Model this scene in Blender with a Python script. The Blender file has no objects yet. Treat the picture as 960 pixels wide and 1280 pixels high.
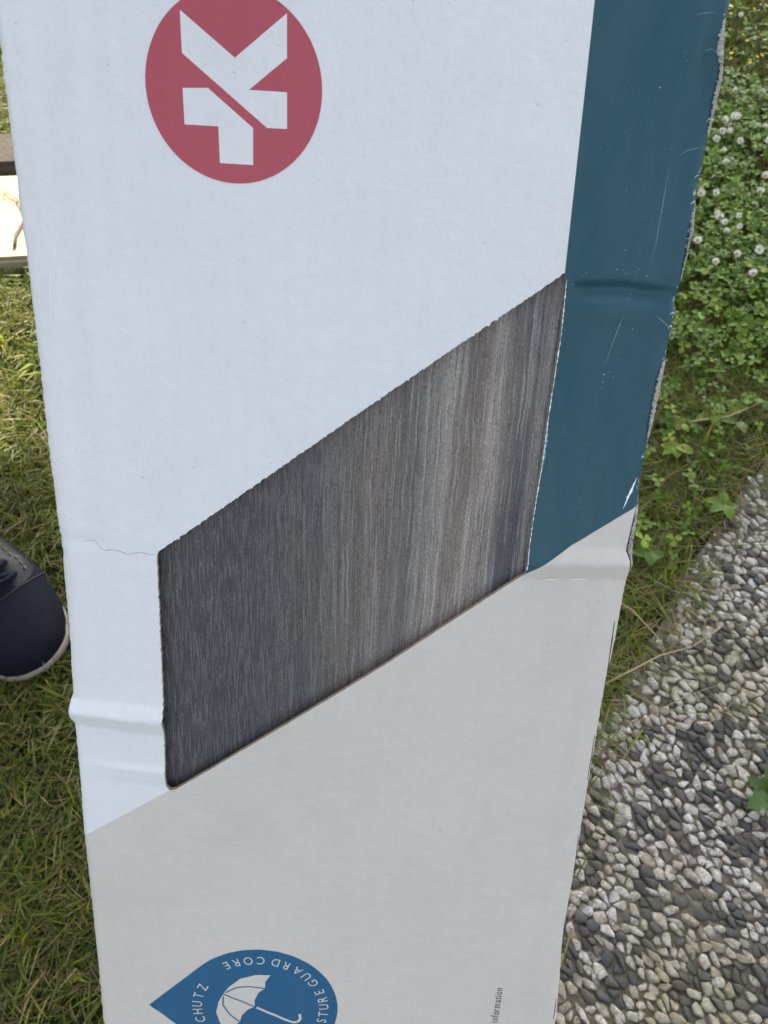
import bpy, bmesh, math, random
import numpy as np
from mathutils import Vector, Matrix, Euler, noise
from mathutils.geometry import delaunay_2d_cdt
R_ = math.radians
rng = np.random.default_rng(7)
random.seed(11)
scene = bpy.context.scene
COL = scene.collection

# ------------------------------------------------------------------ camera, sky, sun, exposure
cam_data = bpy.data.cameras.new('camera')
cam = bpy.data.objects.new('camera', cam_data)
COL.objects.link(cam)
cam_data.sensor_fit = 'VERTICAL'
cam_data.sensor_height = 36.0
cam_data.lens = 36.0 * 967.0 / 1280.0
cam_data.clip_start = 0.01
cam_data.clip_end = 500.0
cam.location = (0, 0, 0.775)
cam.rotation_euler = (R_(31.0), 0, 0)
cam_data.dof.use_dof = True
cam_data.dof.focus_distance = 0.30
cam_data.dof.aperture_fstop = 30.0
scene.camera = cam

SUN_EL, SUN_AZ = 42.0, 16.0            # in front of the camera, a little to the right
world = bpy.data.worlds.new('World')
scene.world = world
world.use_nodes = True
wn = world.node_tree
sky = wn.nodes.new('ShaderNodeTexSky')
sky.sky_type = 'NISHITA'
sky.sun_disc = False
sky.sun_elevation = R_(SUN_EL)
sky.sun_rotation = R_(SUN_AZ)
bgn = wn.nodes['Background']
sky.dust_density = 3.0
bw = wn.nodes.new('ShaderNodeRGBToBW')          # thin high cloud: the blue is greyed evenly over the whole sky
wn.links.new(sky.outputs[0], bw.inputs[0])
veil = wn.nodes.new('ShaderNodeMix'); veil.data_type = 'RGBA'; veil.inputs[0].default_value = 0.71
wn.links.new(sky.outputs[0], veil.inputs[6]); wn.links.new(bw.outputs[0], veil.inputs[7])
wn.links.new(veil.outputs[2], bgn.inputs[0])
bgn.inputs[1].default_value = 0.12
sun_data = bpy.data.lights.new('sun', 'SUN')
sun_data.energy = 4.6
sun_data.angle = R_(0.5)
sun_data.color = (1.0, 0.90, 0.74)
sun = bpy.data.objects.new('sun', sun_data)
COL.objects.link(sun)
SUN_DIR = Vector((math.sin(R_(SUN_AZ)) * math.cos(R_(SUN_EL)), math.cos(R_(SUN_AZ)) * math.cos(R_(SUN_EL)), math.sin(R_(SUN_EL))))
sun.rotation_euler = SUN_DIR.to_track_quat('Z', 'Y').to_euler()
sun.location = SUN_DIR * 20
scene.render.engine = 'CYCLES'
scene.view_settings.view_transform = 'Standard'
scene.view_settings.look = 'None'
scene.view_settings.gamma = 1.0
scene.view_settings.exposure = 2.08

# ------------------------------------------------------------------ helpers
def lerp_(a, b, t): return (a[0] + (b[0] - a[0]) * t, a[1] + (b[1] - a[1]) * t)

def tag(o, label=None, cat=None, group=None, kind=None):
    if label: o['label'] = label
    if cat: o['category'] = cat
    if group: o['group'] = group
    if kind: o['kind'] = kind
    return o

def empty(name, loc=(0, 0, 0), rot=(0, 0, 0)):
    o = bpy.data.objects.new(name, None)
    o.empty_display_size = 0.05
    o.location = loc
    o.rotation_euler = rot
    COL.objects.link(o)
    return o

def link(name, me, mats, parent=None, smooth=False):
    o = bpy.data.objects.new(name, me)
    COL.objects.link(o)
    if mats is not None:
        for m in (mats if isinstance(mats, (list, tuple)) else [mats]):
            me.materials.append(m)
    if parent is not None: o.parent = parent
    if smooth:
        me.polygons.foreach_set('use_smooth', [True] * len(me.polygons))
    return o

def pymesh(name, verts, faces, mats=None, parent=None, smooth=False, mi=None):
    me = bpy.data.meshes.new(name)
    me.from_pydata([tuple(v) for v in verts], [], [tuple(f) for f in faces])
    if mi is not None: me.polygons.foreach_set('material_index', mi)
    me.update()
    return link(name, me, mats, parent, smooth)

def tri_mesh(name, V, T, colors=None):
    """fast triangle mesh from numpy arrays"""
    me = bpy.data.meshes.new(name)
    n, t = len(V), len(T)
    me.vertices.add(n)
    me.vertices.foreach_set('co', np.ascontiguousarray(V, dtype=np.float32).ravel())
    me.loops.add(3 * t)
    me.loops.foreach_set('vertex_index', np.ascontiguousarray(T, dtype=np.int32).ravel())
    me.polygons.add(t)
    me.polygons.foreach_set('loop_start', np.arange(0, 3 * t, 3, dtype=np.int32))
    if colors is not None:
        a = me.attributes.new('tint', 'FLOAT_COLOR', 'POINT')
        c4 = np.ones((n, 4), dtype=np.float32)
        c4[:, :3] = colors
        a.data.foreach_set('color', c4.ravel())
    me.update(calc_edges=True)
    me.validate()
    return me

def tube(pts, radii, seg=8, caps=True):
    """verts, faces of a tube along pts"""
    V, Fc = [], []
    pts = [Vector(p) for p in pts]
    n = len(pts)
    for i, p in enumerate(pts):
        d = (pts[min(i + 1, n - 1)] - pts[max(i - 1, 0)]).normalized()
        a = d.cross(Vector((0.13, 0.27, 0.95)))
        if a.length < 1e-4: a = d.cross(Vector((1, 0, 0)))
        a.normalize(); b = d.cross(a)
        r = radii[i] if isinstance(radii, (list, tuple)) else radii
        for k in range(seg):
            an = 2 * math.pi * k / seg
            V.append(p + a * (math.cos(an) * r) + b * (math.sin(an) * r))
    for i in range(n - 1):
        for k in range(seg):
            k2 = (k + 1) % seg
            Fc.append((i * seg + k, i * seg + k2, (i + 1) * seg + k2, (i + 1) * seg + k))
    if caps:
        Fc.append(tuple(range(seg))[::-1]); Fc.append(tuple((n - 1) * seg + k for k in range(seg)))
    return V, Fc

class MB:
    def __init__(s): s.V, s.F = [], []
    def add(s, VF):
        o = len(s.V); s.V += [tuple(v) for v in VF[0]]; s.F += [tuple(i + o for i in f) for f in VF[1]]; return s
    def build(s, name, mat, parent=None, smooth=False): return pymesh(name, s.V, s.F, mat, parent, smooth)

# ------------------------------------------------------------------ materials
class NT:
    def __init__(s, name):
        s.m = bpy.data.materials.new(name); s.m.use_nodes = True
        s.t = s.m.node_tree; s.b = s.t.nodes['Principled BSDF']; s.out = s.t.nodes['Material Output']
    def n(s, typ, **kw):
        nd = s.t.nodes.new(typ)
        for k, v in kw.items(): setattr(nd, k, v)
        return nd
    def l(s, a, b): s.t.links.new(a, b)
    def coord(s, scale=(1, 1, 1), kind='Object'):
        if kind == 'Position': src = s.n('ShaderNodeNewGeometry').outputs['Position']
        else: src = s.n('ShaderNodeTexCoord').outputs[kind]
        mp = s.n('ShaderNodeMapping'); mp.inputs['Scale'].default_value = scale
        s.l(src, mp.inputs['Vector']); return mp.outputs['Vector']
    def noise(s, vec, scale, detail=2.0, rough=0.5, dist=0.0):
        nd = s.n('ShaderNodeTexNoise'); s.l(vec, nd.inputs['Vector'])
        nd.inputs['Scale'].default_value = scale; nd.inputs['Detail'].default_value = detail
        nd.inputs['Roughness'].default_value = rough; nd.inputs['Distortion'].default_value = dist
        return nd.outputs['Fac']
    def ramp(s, fac, stops, interp='LINEAR'):
        nd = s.n('ShaderNodeValToRGB'); s.l(fac, nd.inputs[0]); r = nd.color_ramp; r.interpolation = interp
        while len(r.elements) < len(stops): r.elements.new(0.5)
        for e, (p, c) in zip(r.elements, stops):
            e.position = p; e.color = (c if hasattr(c, '__len__') else (c, c, c)) + (() if hasattr(c, '__len__') and len(c) == 4 else (1,))
        return nd.outputs[0]
    def mix(s, fac, a, b, blend='MIX'):
        nd = s.n('ShaderNodeMix', data_type='RGBA', blend_type=blend)
        for sock, v in ((nd.inputs[0], fac), (nd.inputs[6], a), (nd.inputs[7], b)):
            if hasattr(v, 'is_output'): s.l(v, sock)
            elif hasattr(v, '__len__'): sock.default_value = tuple(v) + ((1,) if len(v) == 3 else ())
            else: sock.default_value = v
        return nd.outputs[2]
    def math(s, op, a, b=0.0):
        nd = s.n('ShaderNodeMath', operation=op)
        for i, v in enumerate((a, b)):
            if hasattr(v, 'is_output'): s.l(v, nd.inputs[i])
            else: nd.inputs[i].default_value = v
        return nd.outputs[0]
    def bump(s, h, strength=0.3, dist=0.001):
        nd = s.n('ShaderNodeBump'); nd.inputs['Strength'].default_value = strength; nd.inputs['Distance'].default_value = dist
        s.l(h, nd.inputs['Height']); s.l(nd.outputs[0], s.b.inputs['Normal']); return nd
    def col(s, c):
        if hasattr(c, 'is_output'): s.l(c, s.b.inputs['Base Color'])
        else: s.b.inputs['Base Color'].default_value = tuple(c) + (1,)
    def rough(s, v):
        if hasattr(v, 'is_output'): s.l(v, s.b.inputs['Roughness'])
        else: s.b.inputs['Roughness'].default_value = v
    def spec(s, v): s.b.inputs['Specular IOR Level'].default_value = v

def plain(name, c, rough=0.6, spec=0.4, var=0.12, nscale=300, bump=0.0, bdist=0.0005):
    t = NT(name); v = t.coord()
    f = t.noise(v, nscale, 3)
    t.col(t.mix(f, tuple(x * (1 - var) for x in c), tuple(min(1, x * (1 + var)) for x in c)))
    t.rough(rough); t.spec(spec)
    if bump: t.bump(f, bump, bdist)
    return t.m

def print_mat(name, c, rough=0.5, scuff=0.0, spec=0.35, worn=None):
    """coated, printed liner board: slight mottling of the ink, orange-peel of the paper"""
    t = NT(name); v = t.coord()
    big = t.noise(v, 14, 4, 0.55)
    fine = t.noise(v, 850, 3, 0.6)
    fib = t.noise(t.coord((1500, 260, 1)), 1.0, 2)
    c1 = t.mix(big, tuple(x * 0.94 for x in c), tuple(min(1, x * 1.05) for x in c))
    c2 = t.mix(t.math('MULTIPLY', fine, 0.16), c1, tuple(x * 0.72 for x in c))
    dust = t.ramp(t.noise(v, 2300, 1), [(0.0, 0.0), (0.735, 0.0), (0.78, 1.0)])
    blot = t.ramp(t.noise(v, 55, 3), [(0.45, 0.0), (0.75, 1.0)])
    if worn is not None:
        c2 = t.mix(t.math('MULTIPLY', t.math('MULTIPLY', dust, blot), scuff), c2, worn)
        hz = t.ramp(t.noise(t.coord((60, 11, 1)), 1.0, 5, 0.65), [(0.4, 0.0), (0.8, 1.0)])
        c2 = t.mix(t.math('MULTIPLY', hz, scuff * 0.10), c2, worn)
    # tiny dark specks of dirt
    sp = t.ramp(t.noise(v, 700, 0), [(0.0, 0.0), (0.868, 0.0), (0.885, 1.0)])
    c2 = t.mix(t.math('MULTIPLY', sp, 0.30), c2, (0.10, 0.09, 0.08))
    dirt = t.ramp(t.noise(t.coord((30, 22, 1)), 1.0, 6, 0.7), [(0.50, 0.0), (0.80, 1.0)])
    c2 = t.mix(t.math('MULTIPLY', dirt, 0.16), c2, tuple(x * k for x, k in zip(c, (0.62, 0.58, 0.52))))
    mot = t.noise(v, 170, 4, 0.7)
    c2 = t.mix(t.math('MULTIPLY', t.ramp(mot, [(0.35, 1.0), (0.6, 0.0)]), 0.10), c2, tuple(x * 0.7 for x in c))
    t.col(c2)
    t.rough(t.ramp(fine, [(0.2, rough - 0.06), (0.8, rough + 0.10)])); t.spec(spec)
    t.bump(t.math('ADD', t.math('ADD', fine, t.math('MULTIPLY', fib, 0.5)), t.math('ADD', t.math('MULTIPLY', t.noise(v, 240, 4, 0.65), 3.4), t.math('MULTIPLY', t.noise(t.coord((130, 5, 1)), 1.0, 3), 3.0))), 0.42, 0.00025)
    return t.m

M = {}
M['white'] = print_mat('white_liner', (0.74, 0.755, 0.775), 0.55, 0.4, worn=(0.9, 0.9, 0.9))
M['teal'] = print_mat('teal_ink', (0.017, 0.078, 0.108), 0.46, 0.55, worn=(0.42, 0.50, 0.54))
M['grey'] = print_mat('warm_grey_ink', (0.615, 0.582, 0.530), 0.55, 0.3, worn=(0.75, 0.74, 0.72))
M['red'] = print_mat('red_ink', (0.45, 0.085, 0.115), 0.5, 0.25, worn=(0.7, 0.45, 0.48))
M['blue'] = print_mat('blue_ink', (0.013, 0.105, 0.225), 0.5, 0.25, worn=(0.3, 0.4, 0.5))
M['ink'] = print_mat('dark_blue_ink', (0.035, 0.075, 0.12), 0.5)
M['scratch'] = plain('scratched_paper', (0.86, 0.88, 0.90), 0.6, 0.3, 0.05)
M['scratch_blue'] = plain('scuffed_ink', (0.25, 0.36, 0.42), 0.6, 0.3, 0.3, 900)
M['torn'] = plain('torn_board', (0.43, 0.41, 0.39), 0.9, 0.1, 0.55, 900, 1.0, 0.001)
M['board'] = plain('cut_cardboard', (0.34, 0.27, 0.20), 0.9, 0.1, 0.35, 900, 0.6, 0.0008)
M['kraft'] = plain('brown_cardboard', (0.36, 0.26, 0.17), 0.85, 0.15, 0.12, 120)

def plank_mat():
    t = NT('dark_oak_laminate')
    sep = t.n('ShaderNodeSeparateXYZ'); t.l(t.n('ShaderNodeTexCoord').outputs['Object'], sep.inputs[0])
    # wandering of the grain
    wv = t.coord((26, 9, 1))
    wob = t.math('MULTIPLY', t.math('SUBTRACT', t.noise(wv, 1.0, 3), 0.5), 0.0060)
    fw = t.math('MULTIPLY', t.math('SUBTRACT', t.noise(t.coord((300, 170, 1)), 1.0, 2), 0.5), 0.0010)
    x = t.math('ADD', sep.outputs[0], t.math('ADD', wob, fw))
    def grain(sx, sy, det=3, rough=0.6, off=0.0):
        cb = t.n('ShaderNodeCombineXYZ')
        t.l(t.math('MULTIPLY', x, sx), cb.inputs[0]); t.l(t.math('MULTIPLY', sep.outputs[1], sy), cb.inputs[1]); cb.inputs[2].default_value = off
        return t.noise(cb.outputs[0], 1.0, det, rough)
    broad = grain(75, 1.6, 3, 0.6, 3.1)
    med = grain(560, 4.0, 4, 0.75, 1.7)
    fine = grain(1900, 95, 3, 0.75, 5.2)
    pores = grain(2200, 190, 2, 0.65, 9.4)
    # tone across the plank: dark heart on one side, paler streaked wood on the other
    side = t.n('ShaderNodeMapRange'); t.l(x, side.inputs[0])
    side.inputs[1].default_value = -0.042; side.inputs[2].default_value = 0.032
    side = side.outputs[0]
    streak = t.math('ADD', t.math('MULTIPLY', broad, 0.85), t.math('MULTIPLY', med, 0.40))
    light = t.ramp(t.math('ADD', t.math('MULTIPLY', t.math('SUBTRACT', streak, 0.6), t.math('ADD', t.math('MULTIPLY', side, 1.0), 0.45)), t.math('MULTIPLY', side, 0.52)),
                   [(0.0, (0.046, 0.047, 0.055)), (0.20, (0.068, 0.066, 0.069)), (0.40, (0.145, 0.128, 0.115)), (0.60, (0.235, 0.216, 0.198)), (0.90, (0.40, 0.39, 0.37))])
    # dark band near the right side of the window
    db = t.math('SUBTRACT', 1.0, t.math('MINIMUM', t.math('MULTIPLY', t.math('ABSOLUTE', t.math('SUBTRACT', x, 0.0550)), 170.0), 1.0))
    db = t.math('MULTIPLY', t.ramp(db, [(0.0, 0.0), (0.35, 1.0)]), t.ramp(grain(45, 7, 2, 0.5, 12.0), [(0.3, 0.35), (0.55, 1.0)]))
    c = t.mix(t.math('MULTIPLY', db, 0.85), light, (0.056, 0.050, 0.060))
    # fine pale lines and dark pores
    lines = t.ramp(fine, [(0.48, 0.0), (0.56, 1.0)])
    c = t.mix(t.math('MULTIPLY', lines, t.math('SUBTRACT', 0.50, t.math('MULTIPLY', side, 0.22))), c, (0.165, 0.165, 0.17))
    dk = t.ramp(pores, [(0.40, 1.0), (0.47, 0.0)])
    c = t.mix(t.math('MULTIPLY', dk, t.math('SUBTRACT', 0.62, t.math('MULTIPLY', side, 0.30))), c, (0.026, 0.028, 0.038))
    ml = t.ramp(grain(1050, 14.0, 4, 0.75, 31.0), [(0.54, 0.0), (0.60, 1.0)])
    c = t.mix(t.math('MULTIPLY', t.math('MULTIPLY', ml, side), 0.50), c, (0.40, 0.40, 0.39))
    bl = t.ramp(grain(1100, 14.0, 4, 0.75, 21.0), [(0.55, 0.0), (0.60, 1.0)])
    c = t.mix(t.math('MULTIPLY', bl, 0.55), c, (0.045, 0.048, 0.066))
    grit = grain(2600, 900, 3, 0.8, 41.0)
    c = t.mix(t.ramp(grit, [(0.50, 0.0), (0.66, 0.55)]), c, t.mix(1.0, c, (1.9, 1.9, 1.9), 'MULTIPLY'))
    c = t.mix(t.ramp(grit, [(0.34, 0.6), (0.48, 0.0)]), c, t.mix(1.0, c, (0.35, 0.36, 0.40), 'MULTIPLY'))
    warm = t.ramp(grain(38, 4, 2, 0.5, 51.0), [(0.42, 0.0), (0.62, 1.0)])
    c = t.mix(t.math('MULTIPLY', warm, 0.55), c, t.mix(1.0, c, (1.10, 0.98, 0.88), 'MULTIPLY'))
    t.col(c)
    t.rough(t.ramp(fine, [(0.3, 0.55), (0.7, 0.42)])); t.spec(0.4)
    t.bump(t.math('ADD', t.math('MULTIPLY', fine, 0.6), pores), 0.5, 0.0004)
    return t.m
M['plank'] = plank_mat()

def leaf_mat(name, rough=0.5, trans=0.3, spec=0.3):
    t = NT(name)
    a = t.n('ShaderNodeAttribute'); a.attribute_name = 'tint'
    c = t.mix(t.math('MULTIPLY', t.noise(t.coord(), 260, 2), 0.35), a.outputs['Color'], (0.03, 0.04, 0.006))
    t.col(c); t.rough(rough); t.spec(spec)
    tr = t.n('ShaderNodeBsdfTranslucent'); t.l(a.outputs['Color'], tr.inputs[0])
    mx = t.n('ShaderNodeMixShader'); mx.inputs[0].default_value = trans
    t.l(t.b.outputs[0], mx.inputs[1]); t.l(tr.outputs[0], mx.inputs[2]); t.l(mx.outputs[0], t.out.inputs[0])
    return t.m
M['grass'] = leaf_mat('grass_blade', 0.45, 0.5)
M['clover'] = leaf_mat('clover_leaf', 0.42, 0.42, 0.4)

def soil_mat():
    t = NT('lawn_soil'); v = t.coord(kind='Position')
    a = t.noise(v, 9, 4); b = t.noise(v, 120, 4, 0.7); e = t.noise(v, 1.1, 3)
    c = t.ramp(b, [(0.3, (0.018, 0.016, 0.009)), (0.55, (0.045, 0.048, 0.016)), (0.75, (0.11, 0.085, 0.045))])
    c = t.mix(t.ramp(a, [(0.35, 0.0), (0.65, 1.0)]), c, (0.030, 0.050, 0.012))
    c = t.mix(t.math('MULTIPLY', e, 0.3), c, (0.06, 0.085, 0.02))
    t.col(c); t.rough(0.95); t.spec(0.1); t.bump(b, 1.0, 0.012)
    return t.m
M['soil'] = soil_mat()

def mortar_mat():
    t = NT('path_mortar'); v = t.coord(kind='Position')
    vor = t.n('ShaderNodeTexVoronoi'); t.l(v, vor.inputs['Vector']); vor.inputs['Scale'].default_value = 105
    far = t.ramp(vor.outputs['Distance'], [(0.15, (0.30, 0.28, 0.25)), (0.5, (0.07, 0.062, 0.052))])
    n = t.noise(v, 260, 4, 0.7)
    near = t.ramp(n, [(0.3, (0.055, 0.048, 0.038)), (0.7, (0.21, 0.18, 0.135))])
    moss = t.ramp(t.noise(v, 7, 4), [(0.48, 0.0), (0.66, 1.0)])
    c = t.mix(t.math('MULTIPLY', moss, 0.5), t.mix(0.25, near, far), (0.075, 0.075, 0.030))
    t.col(c); t.rough(0.95); t.spec(0.15); t.bump(n, 0.8, 0.002)
    return t.m
M['mortar'] = mortar_mat()

def quartz_mat():
    t = NT('quartz_pebble'); v = t.coord(kind='Position')
    at = t.n('ShaderNodeAttribute'); at.attribute_name = 'tint'
    b = t.noise(v, 210, 5, 0.8, 2.0); d = t.noise(v, 6, 3); e = t.noise(v, 150, 2)
    c = t.mix(t.ramp(e, [(0.42, 0.0), (0.66, 0.8)]), at.outputs['Color'], (0.72, 0.71, 0.68))
    c = t.mix(t.ramp(b, [(0.36, 0.9), (0.55, 0.0)]), c, (0.095, 0.082, 0.064))
    c = t.mix(t.math('MULTIPLY', t.ramp(d, [(0.46, 0.0), (0.66, 1.0)]), 0.55), c, (0.28, 0.25, 0.12))
    t.col(c); t.rough(t.ramp(b, [(0.3, 0.55), (0.7, 0.25)])); t.spec(0.5); t.bump(b, 0.9, 0.0022)
    return t.m
def basalt_mat():
    t = NT('basalt_pebble'); v = t.coord(kind='Position')
    at = t.n('ShaderNodeAttribute'); at.attribute_name = 'tint'
    b = t.noise(v, 600, 4, 0.7); d = t.noise(v, 6, 3)
    c = t.mix(t.math('MULTIPLY', b, 0.5), at.outputs['Color'], (0.03, 0.03, 0.032))
    c = t.mix(t.math('MULTIPLY', t.ramp(d, [(0.46, 0.0), (0.66, 1.0)]), 0.4), c, (0.09, 0.088, 0.04))
    t.col(c); t.rough(0.65); t.spec(0.35); t.bump(b, 0.6, 0.0012)
    return t.m
M['quartz'] = quartz_mat(); M['basalt'] = basalt_mat()
M['navy'] = plain('navy_suede', (0.0034, 0.0042, 0.0110), 0.85, 0.2, 0.65, 140, 0.5, 0.0010)
M['facing'] = plain('charcoal_leather', (0.011, 0.013, 0.018), 0.6, 0.35, 0.2, 300, 0.2, 0.0005)
M['lace'] = plain('navy_lace', (0.005, 0.0065, 0.018), 0.8, 0.2, 0.4, 1500, 0.6, 0.0006)
M['sole'] = plain('off_white_rubber', (0.24, 0.21, 0.175), 0.7, 0.3, 0.40, 110, 0.2, 0.0005)
M['thread'] = plain('tan_stitching', (0.16, 0.125, 0.085), 0.8, 0.2)
M['denim'] = plain('blue_denim', (0.045, 0.06, 0.11), 0.9, 0.1, 0.3, 700, 0.5, 0.001)
M['jacket'] = plain('grey_cotton', (0.12, 0.125, 0.13), 0.9, 0.1, 0.15, 500, 0.3, 0.001)
M['skin'] = plain('skin', (0.52, 0.32, 0.24), 0.5, 0.4, 0.08, 90)
M['hair'] = plain('brown_hair', (0.05, 0.032, 0.02), 0.6, 0.3, 0.4, 400, 0.6, 0.002)
M['eye'] = plain('eye', (0.7, 0.7, 0.68), 0.2, 0.5, 0.02)
M['iris'] = plain('iris', (0.05, 0.035, 0.02), 0.2, 0.5, 0.02)
M['lip'] = plain('lip', (0.45, 0.19, 0.16), 0.5, 0.4, 0.05)
M['pale_stone'] = plain('pale_stone', (0.33, 0.285, 0.19), 0.85, 0.2, 0.10, 60, 0.3, 0.002)
M['grey_stone'] = plain('grey_stone', (0.055, 0.048, 0.038), 0.9, 0.2, 0.3, 70, 0.6, 0.004)
M['bark'] = plain('bark', (0.10, 0.075, 0.05), 0.95, 0.1, 0.5, 45, 1.0, 0.01)
M['twig'] = plain('shadow_twig', (0.13, 0.10, 0.075), 0.9, 0.1, 0.3, 200)
M['straw'] = plain('dry_straw', (0.34, 0.27, 0.16), 0.8, 0.2, 0.25, 250)
M['petal'] = plain('clover_petal', (0.70, 0.70, 0.62), 0.7, 0.2, 0.12, 400)
M['petal_old'] = plain('faded_petal', (0.42, 0.30, 0.20), 0.8, 0.2, 0.2, 400)
M['stem'] = plain('green_stem', (0.09, 0.14, 0.03), 0.6, 0.3, 0.2, 200)
M['yellow'] = plain('yellow_petal', (0.65, 0.50, 0.03), 0.6, 0.3, 0.12, 300)

# ------------------------------------------------------------------ printed layout of the carton, millimetres on its face (across, up from the foot)
EDGE_L = [(-102.63, 820.0), (-101.59, 773.93), (-100.86, 742.52), (-100.59, 707.91), (-99.7, 675.81), (-100.47, 640.61), (-101.52, 616.43), (-103.18, 608.09), (-101.86, 602.68), (-102.07, 583.11), (-102.81, 549.02), (-103.05, 498.32), (-103.53, 438.78)]
EDGE_R = [(99.86, 851.35), (99.1, 845.63), (99.88, 839.89), (101.11, 833.07), (100.7, 821.9), (100.55, 812.46), (100.04, 804.46), (101.17, 791.61), (100.53, 781.19), (100.12, 770.45), (100.34, 762.62), (100.19, 742.72), (99.38, 723.81), (99.18, 711.12), (99.75, 706.24), (100.35, 698.04), (100.44, 684.43), (101.04, 679.19), (100.51, 668.71), (100.56, 650.65), (99.74, 633.43), (100.16, 594.84), (100.76, 564.96), (101.19, 543.83), (101.29, 521.65), (101.47, 505.46), (104.67, 461.22), (105.7, 448.18)]
HOLE = [(-65.78, 677.53), (-45.1, 693.56), (10.17, 736.71), (39.2, 759.15), (63.48, 777.81), (64.08, 776.19), (64.59, 758.75), (64.15, 732.88), (64.14, 716.41), (63.58, 699.12), (63.47, 675.72), (15.56, 635.87), (-48.97, 585.68), (-64.12, 574.41), (-66.35, 573.91), (-67.68, 575.82), (-67.73, 584.77), (-67.1, 607.31), (-66.55, 645.64), (-66.17, 675.37)]
ZONE_LINE = [(-103.86, 548.14), (-67.0, 573.48), (-28.91, 601.44), (15.56, 635.87), (63.47, 675.72), (95.26, 700.15), (100.38, 704.23)]
TEAL_L = [(61.66, 849.25), (63.48, 777.81)]
LOGO_PTS = [(-61.52, 822.24), (-11.7, 822.94), (-37.87, 797.71), (-49.71, 800.74), (-21.48, 803.75)]
LOGO_A = [(-51.33, 840.71), (-36.49, 830.02), (-22.09, 841.47), (-22.0, 830.71), (-32.66, 822.3), (-21.93, 822.28), (-21.85, 812.94), (-27.59, 812.89), (-51.2, 830.44)]
LOGO_B = [(-51.37, 821.79), (-44.22, 822.18), (-31.6, 812.67), (-31.67, 802.94), (-41.27, 802.95), (-41.51, 812.55), (-51.17, 812.55)]
DROP_TIP = [(-81.08, 452.55)]
DROP_RIM = [(-54.49, 479.22), (-43.38, 486.04), (-32.43, 488.43), (-22.42, 487.01), (-12.3, 481.79), (-2.89, 473.23), (2.53, 463.0), (4.19, 455.06)]
CANOPY = [(-48.66, 452.67), (-47.55, 460.72), (-44.85, 465.45), (-39.94, 470.5), (-33.44, 473.13), (-26.33, 473.45)]
SCALLOP = [(-26.33, 473.45), (-28.64, 469.46), (-28.84, 465.26), (-31.83, 462.1), (-33.55, 457.37), (-33.38, 453.9)]
APEX = [(-47.54, 460.99)]
HUB = [(-33.38, 453.63)]
RIB1 = [(-46.41, 461.83), (-41.88, 465.2), (-35.35, 466.15), (-29.02, 465.12)]
HANDLE = [(-32.63, 453.13), (-17.44, 444.84)]
HOOK = [(-17.44, 444.84), (-14.1, 444.45), (-12.52, 447.25), (-13.23, 450.22)]
TXT1 = [(-45.35, 477.98), (-41.46, 480.19), (-36.14, 481.33), (-30.64, 481.58), (-24.22, 480.98), (-19.62, 479.54), (-14.52, 476.57), (-10.77, 472.87), (-6.53, 469.81), (-4.06, 464.02), (-2.54, 459.44), (-1.67, 454.79), (-1.83, 450.05), (-3.15, 445.9)]
TXT2 = [(-55.38, 464.32), (-58.32, 459.57), (-59.15, 454.21), (-58.93, 449.51), (-56.9, 444.85)]
INFO = [(76.6, 470.67), (76.83, 447.94)]
SLITS = [[(98.11, 658.51), (98.48, 648.86), (99.17, 635.15)], [(98.51, 608.78), (98.96, 598.62), (99.01, 586.62)], [(99.65, 559.09), (100.24, 548.1), (100.55, 537.7)], [(100.63, 511.51), (101.25, 500.72), (102.14, 487.74)], [(99.16, 703.29), (98.71, 699.44), (98.34, 693.46), (97.83, 686.45), (99.57, 682.84), (99.72, 679.43)], [(103.23, 463.73), (103.57, 450.2)]]
CRACK = [(-91.03, 680.16), (-87.38, 680.69), (-85.75, 678.33), (-83.76, 677.28), (-81.37, 677.98), (-78.32, 677.16), (-76.31, 676.12), (-71.82, 677.15), (-66.67, 676.15)]
SCRATCH_TEAL = [[(89.69, 846.83), (91.32, 847.58), (93.69, 848.0), (96.33, 848.14)], [(94.23, 838.8), (96.12, 839.49), (97.13, 838.96)], [(83.62, 766.9), (81.88, 758.91), (80.03, 748.94)], [(93.52, 766.57), (96.66, 764.65), (99.43, 762.08)], [(97.16, 713.3), (95.64, 707.77), (94.19, 701.57)], [(88.79, 833.0), (88.68, 832.39)], [(88.99, 830.81), (88.5, 829.78)], [(84.93, 825.55), (84.16, 824.69)], [(89.29, 814.6), (90.38, 813.82)], [(91.71, 811.77), (94.19, 813.6), (97.98, 814.65)], [(82.67, 768.07), (83.09, 768.58)], [(89.73, 809.74), (89.76, 788.72), (89.05, 781.75)], [(99.33, 804.42), (98.47, 801.52)]]
SCRATCH_WHITE = [[(-85.2, 805.61), (-87.99, 798.03), (-89.66, 790.34)], [(-89.04, 787.06), (-90.88, 780.22), (-92.82, 767.87)], [(-90.14, 715.38), (-87.04, 718.01), (-84.19, 720.87), (-79.44, 721.66)], [(-83.88, 714.88), (-82.1, 714.15), (-79.8, 713.16)], [(-83.14, 704.02), (-76.54, 702.94)], [(-96.61, 827.81), (-98.24, 823.22)], [(-94.41, 741.59), (-95.03, 729.91), (-95.28, 719.21)], [(-93.61, 772.04), (-94.8, 750.37)], [(-83.82, 680.87), (-81.1, 680.4)]]
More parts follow.
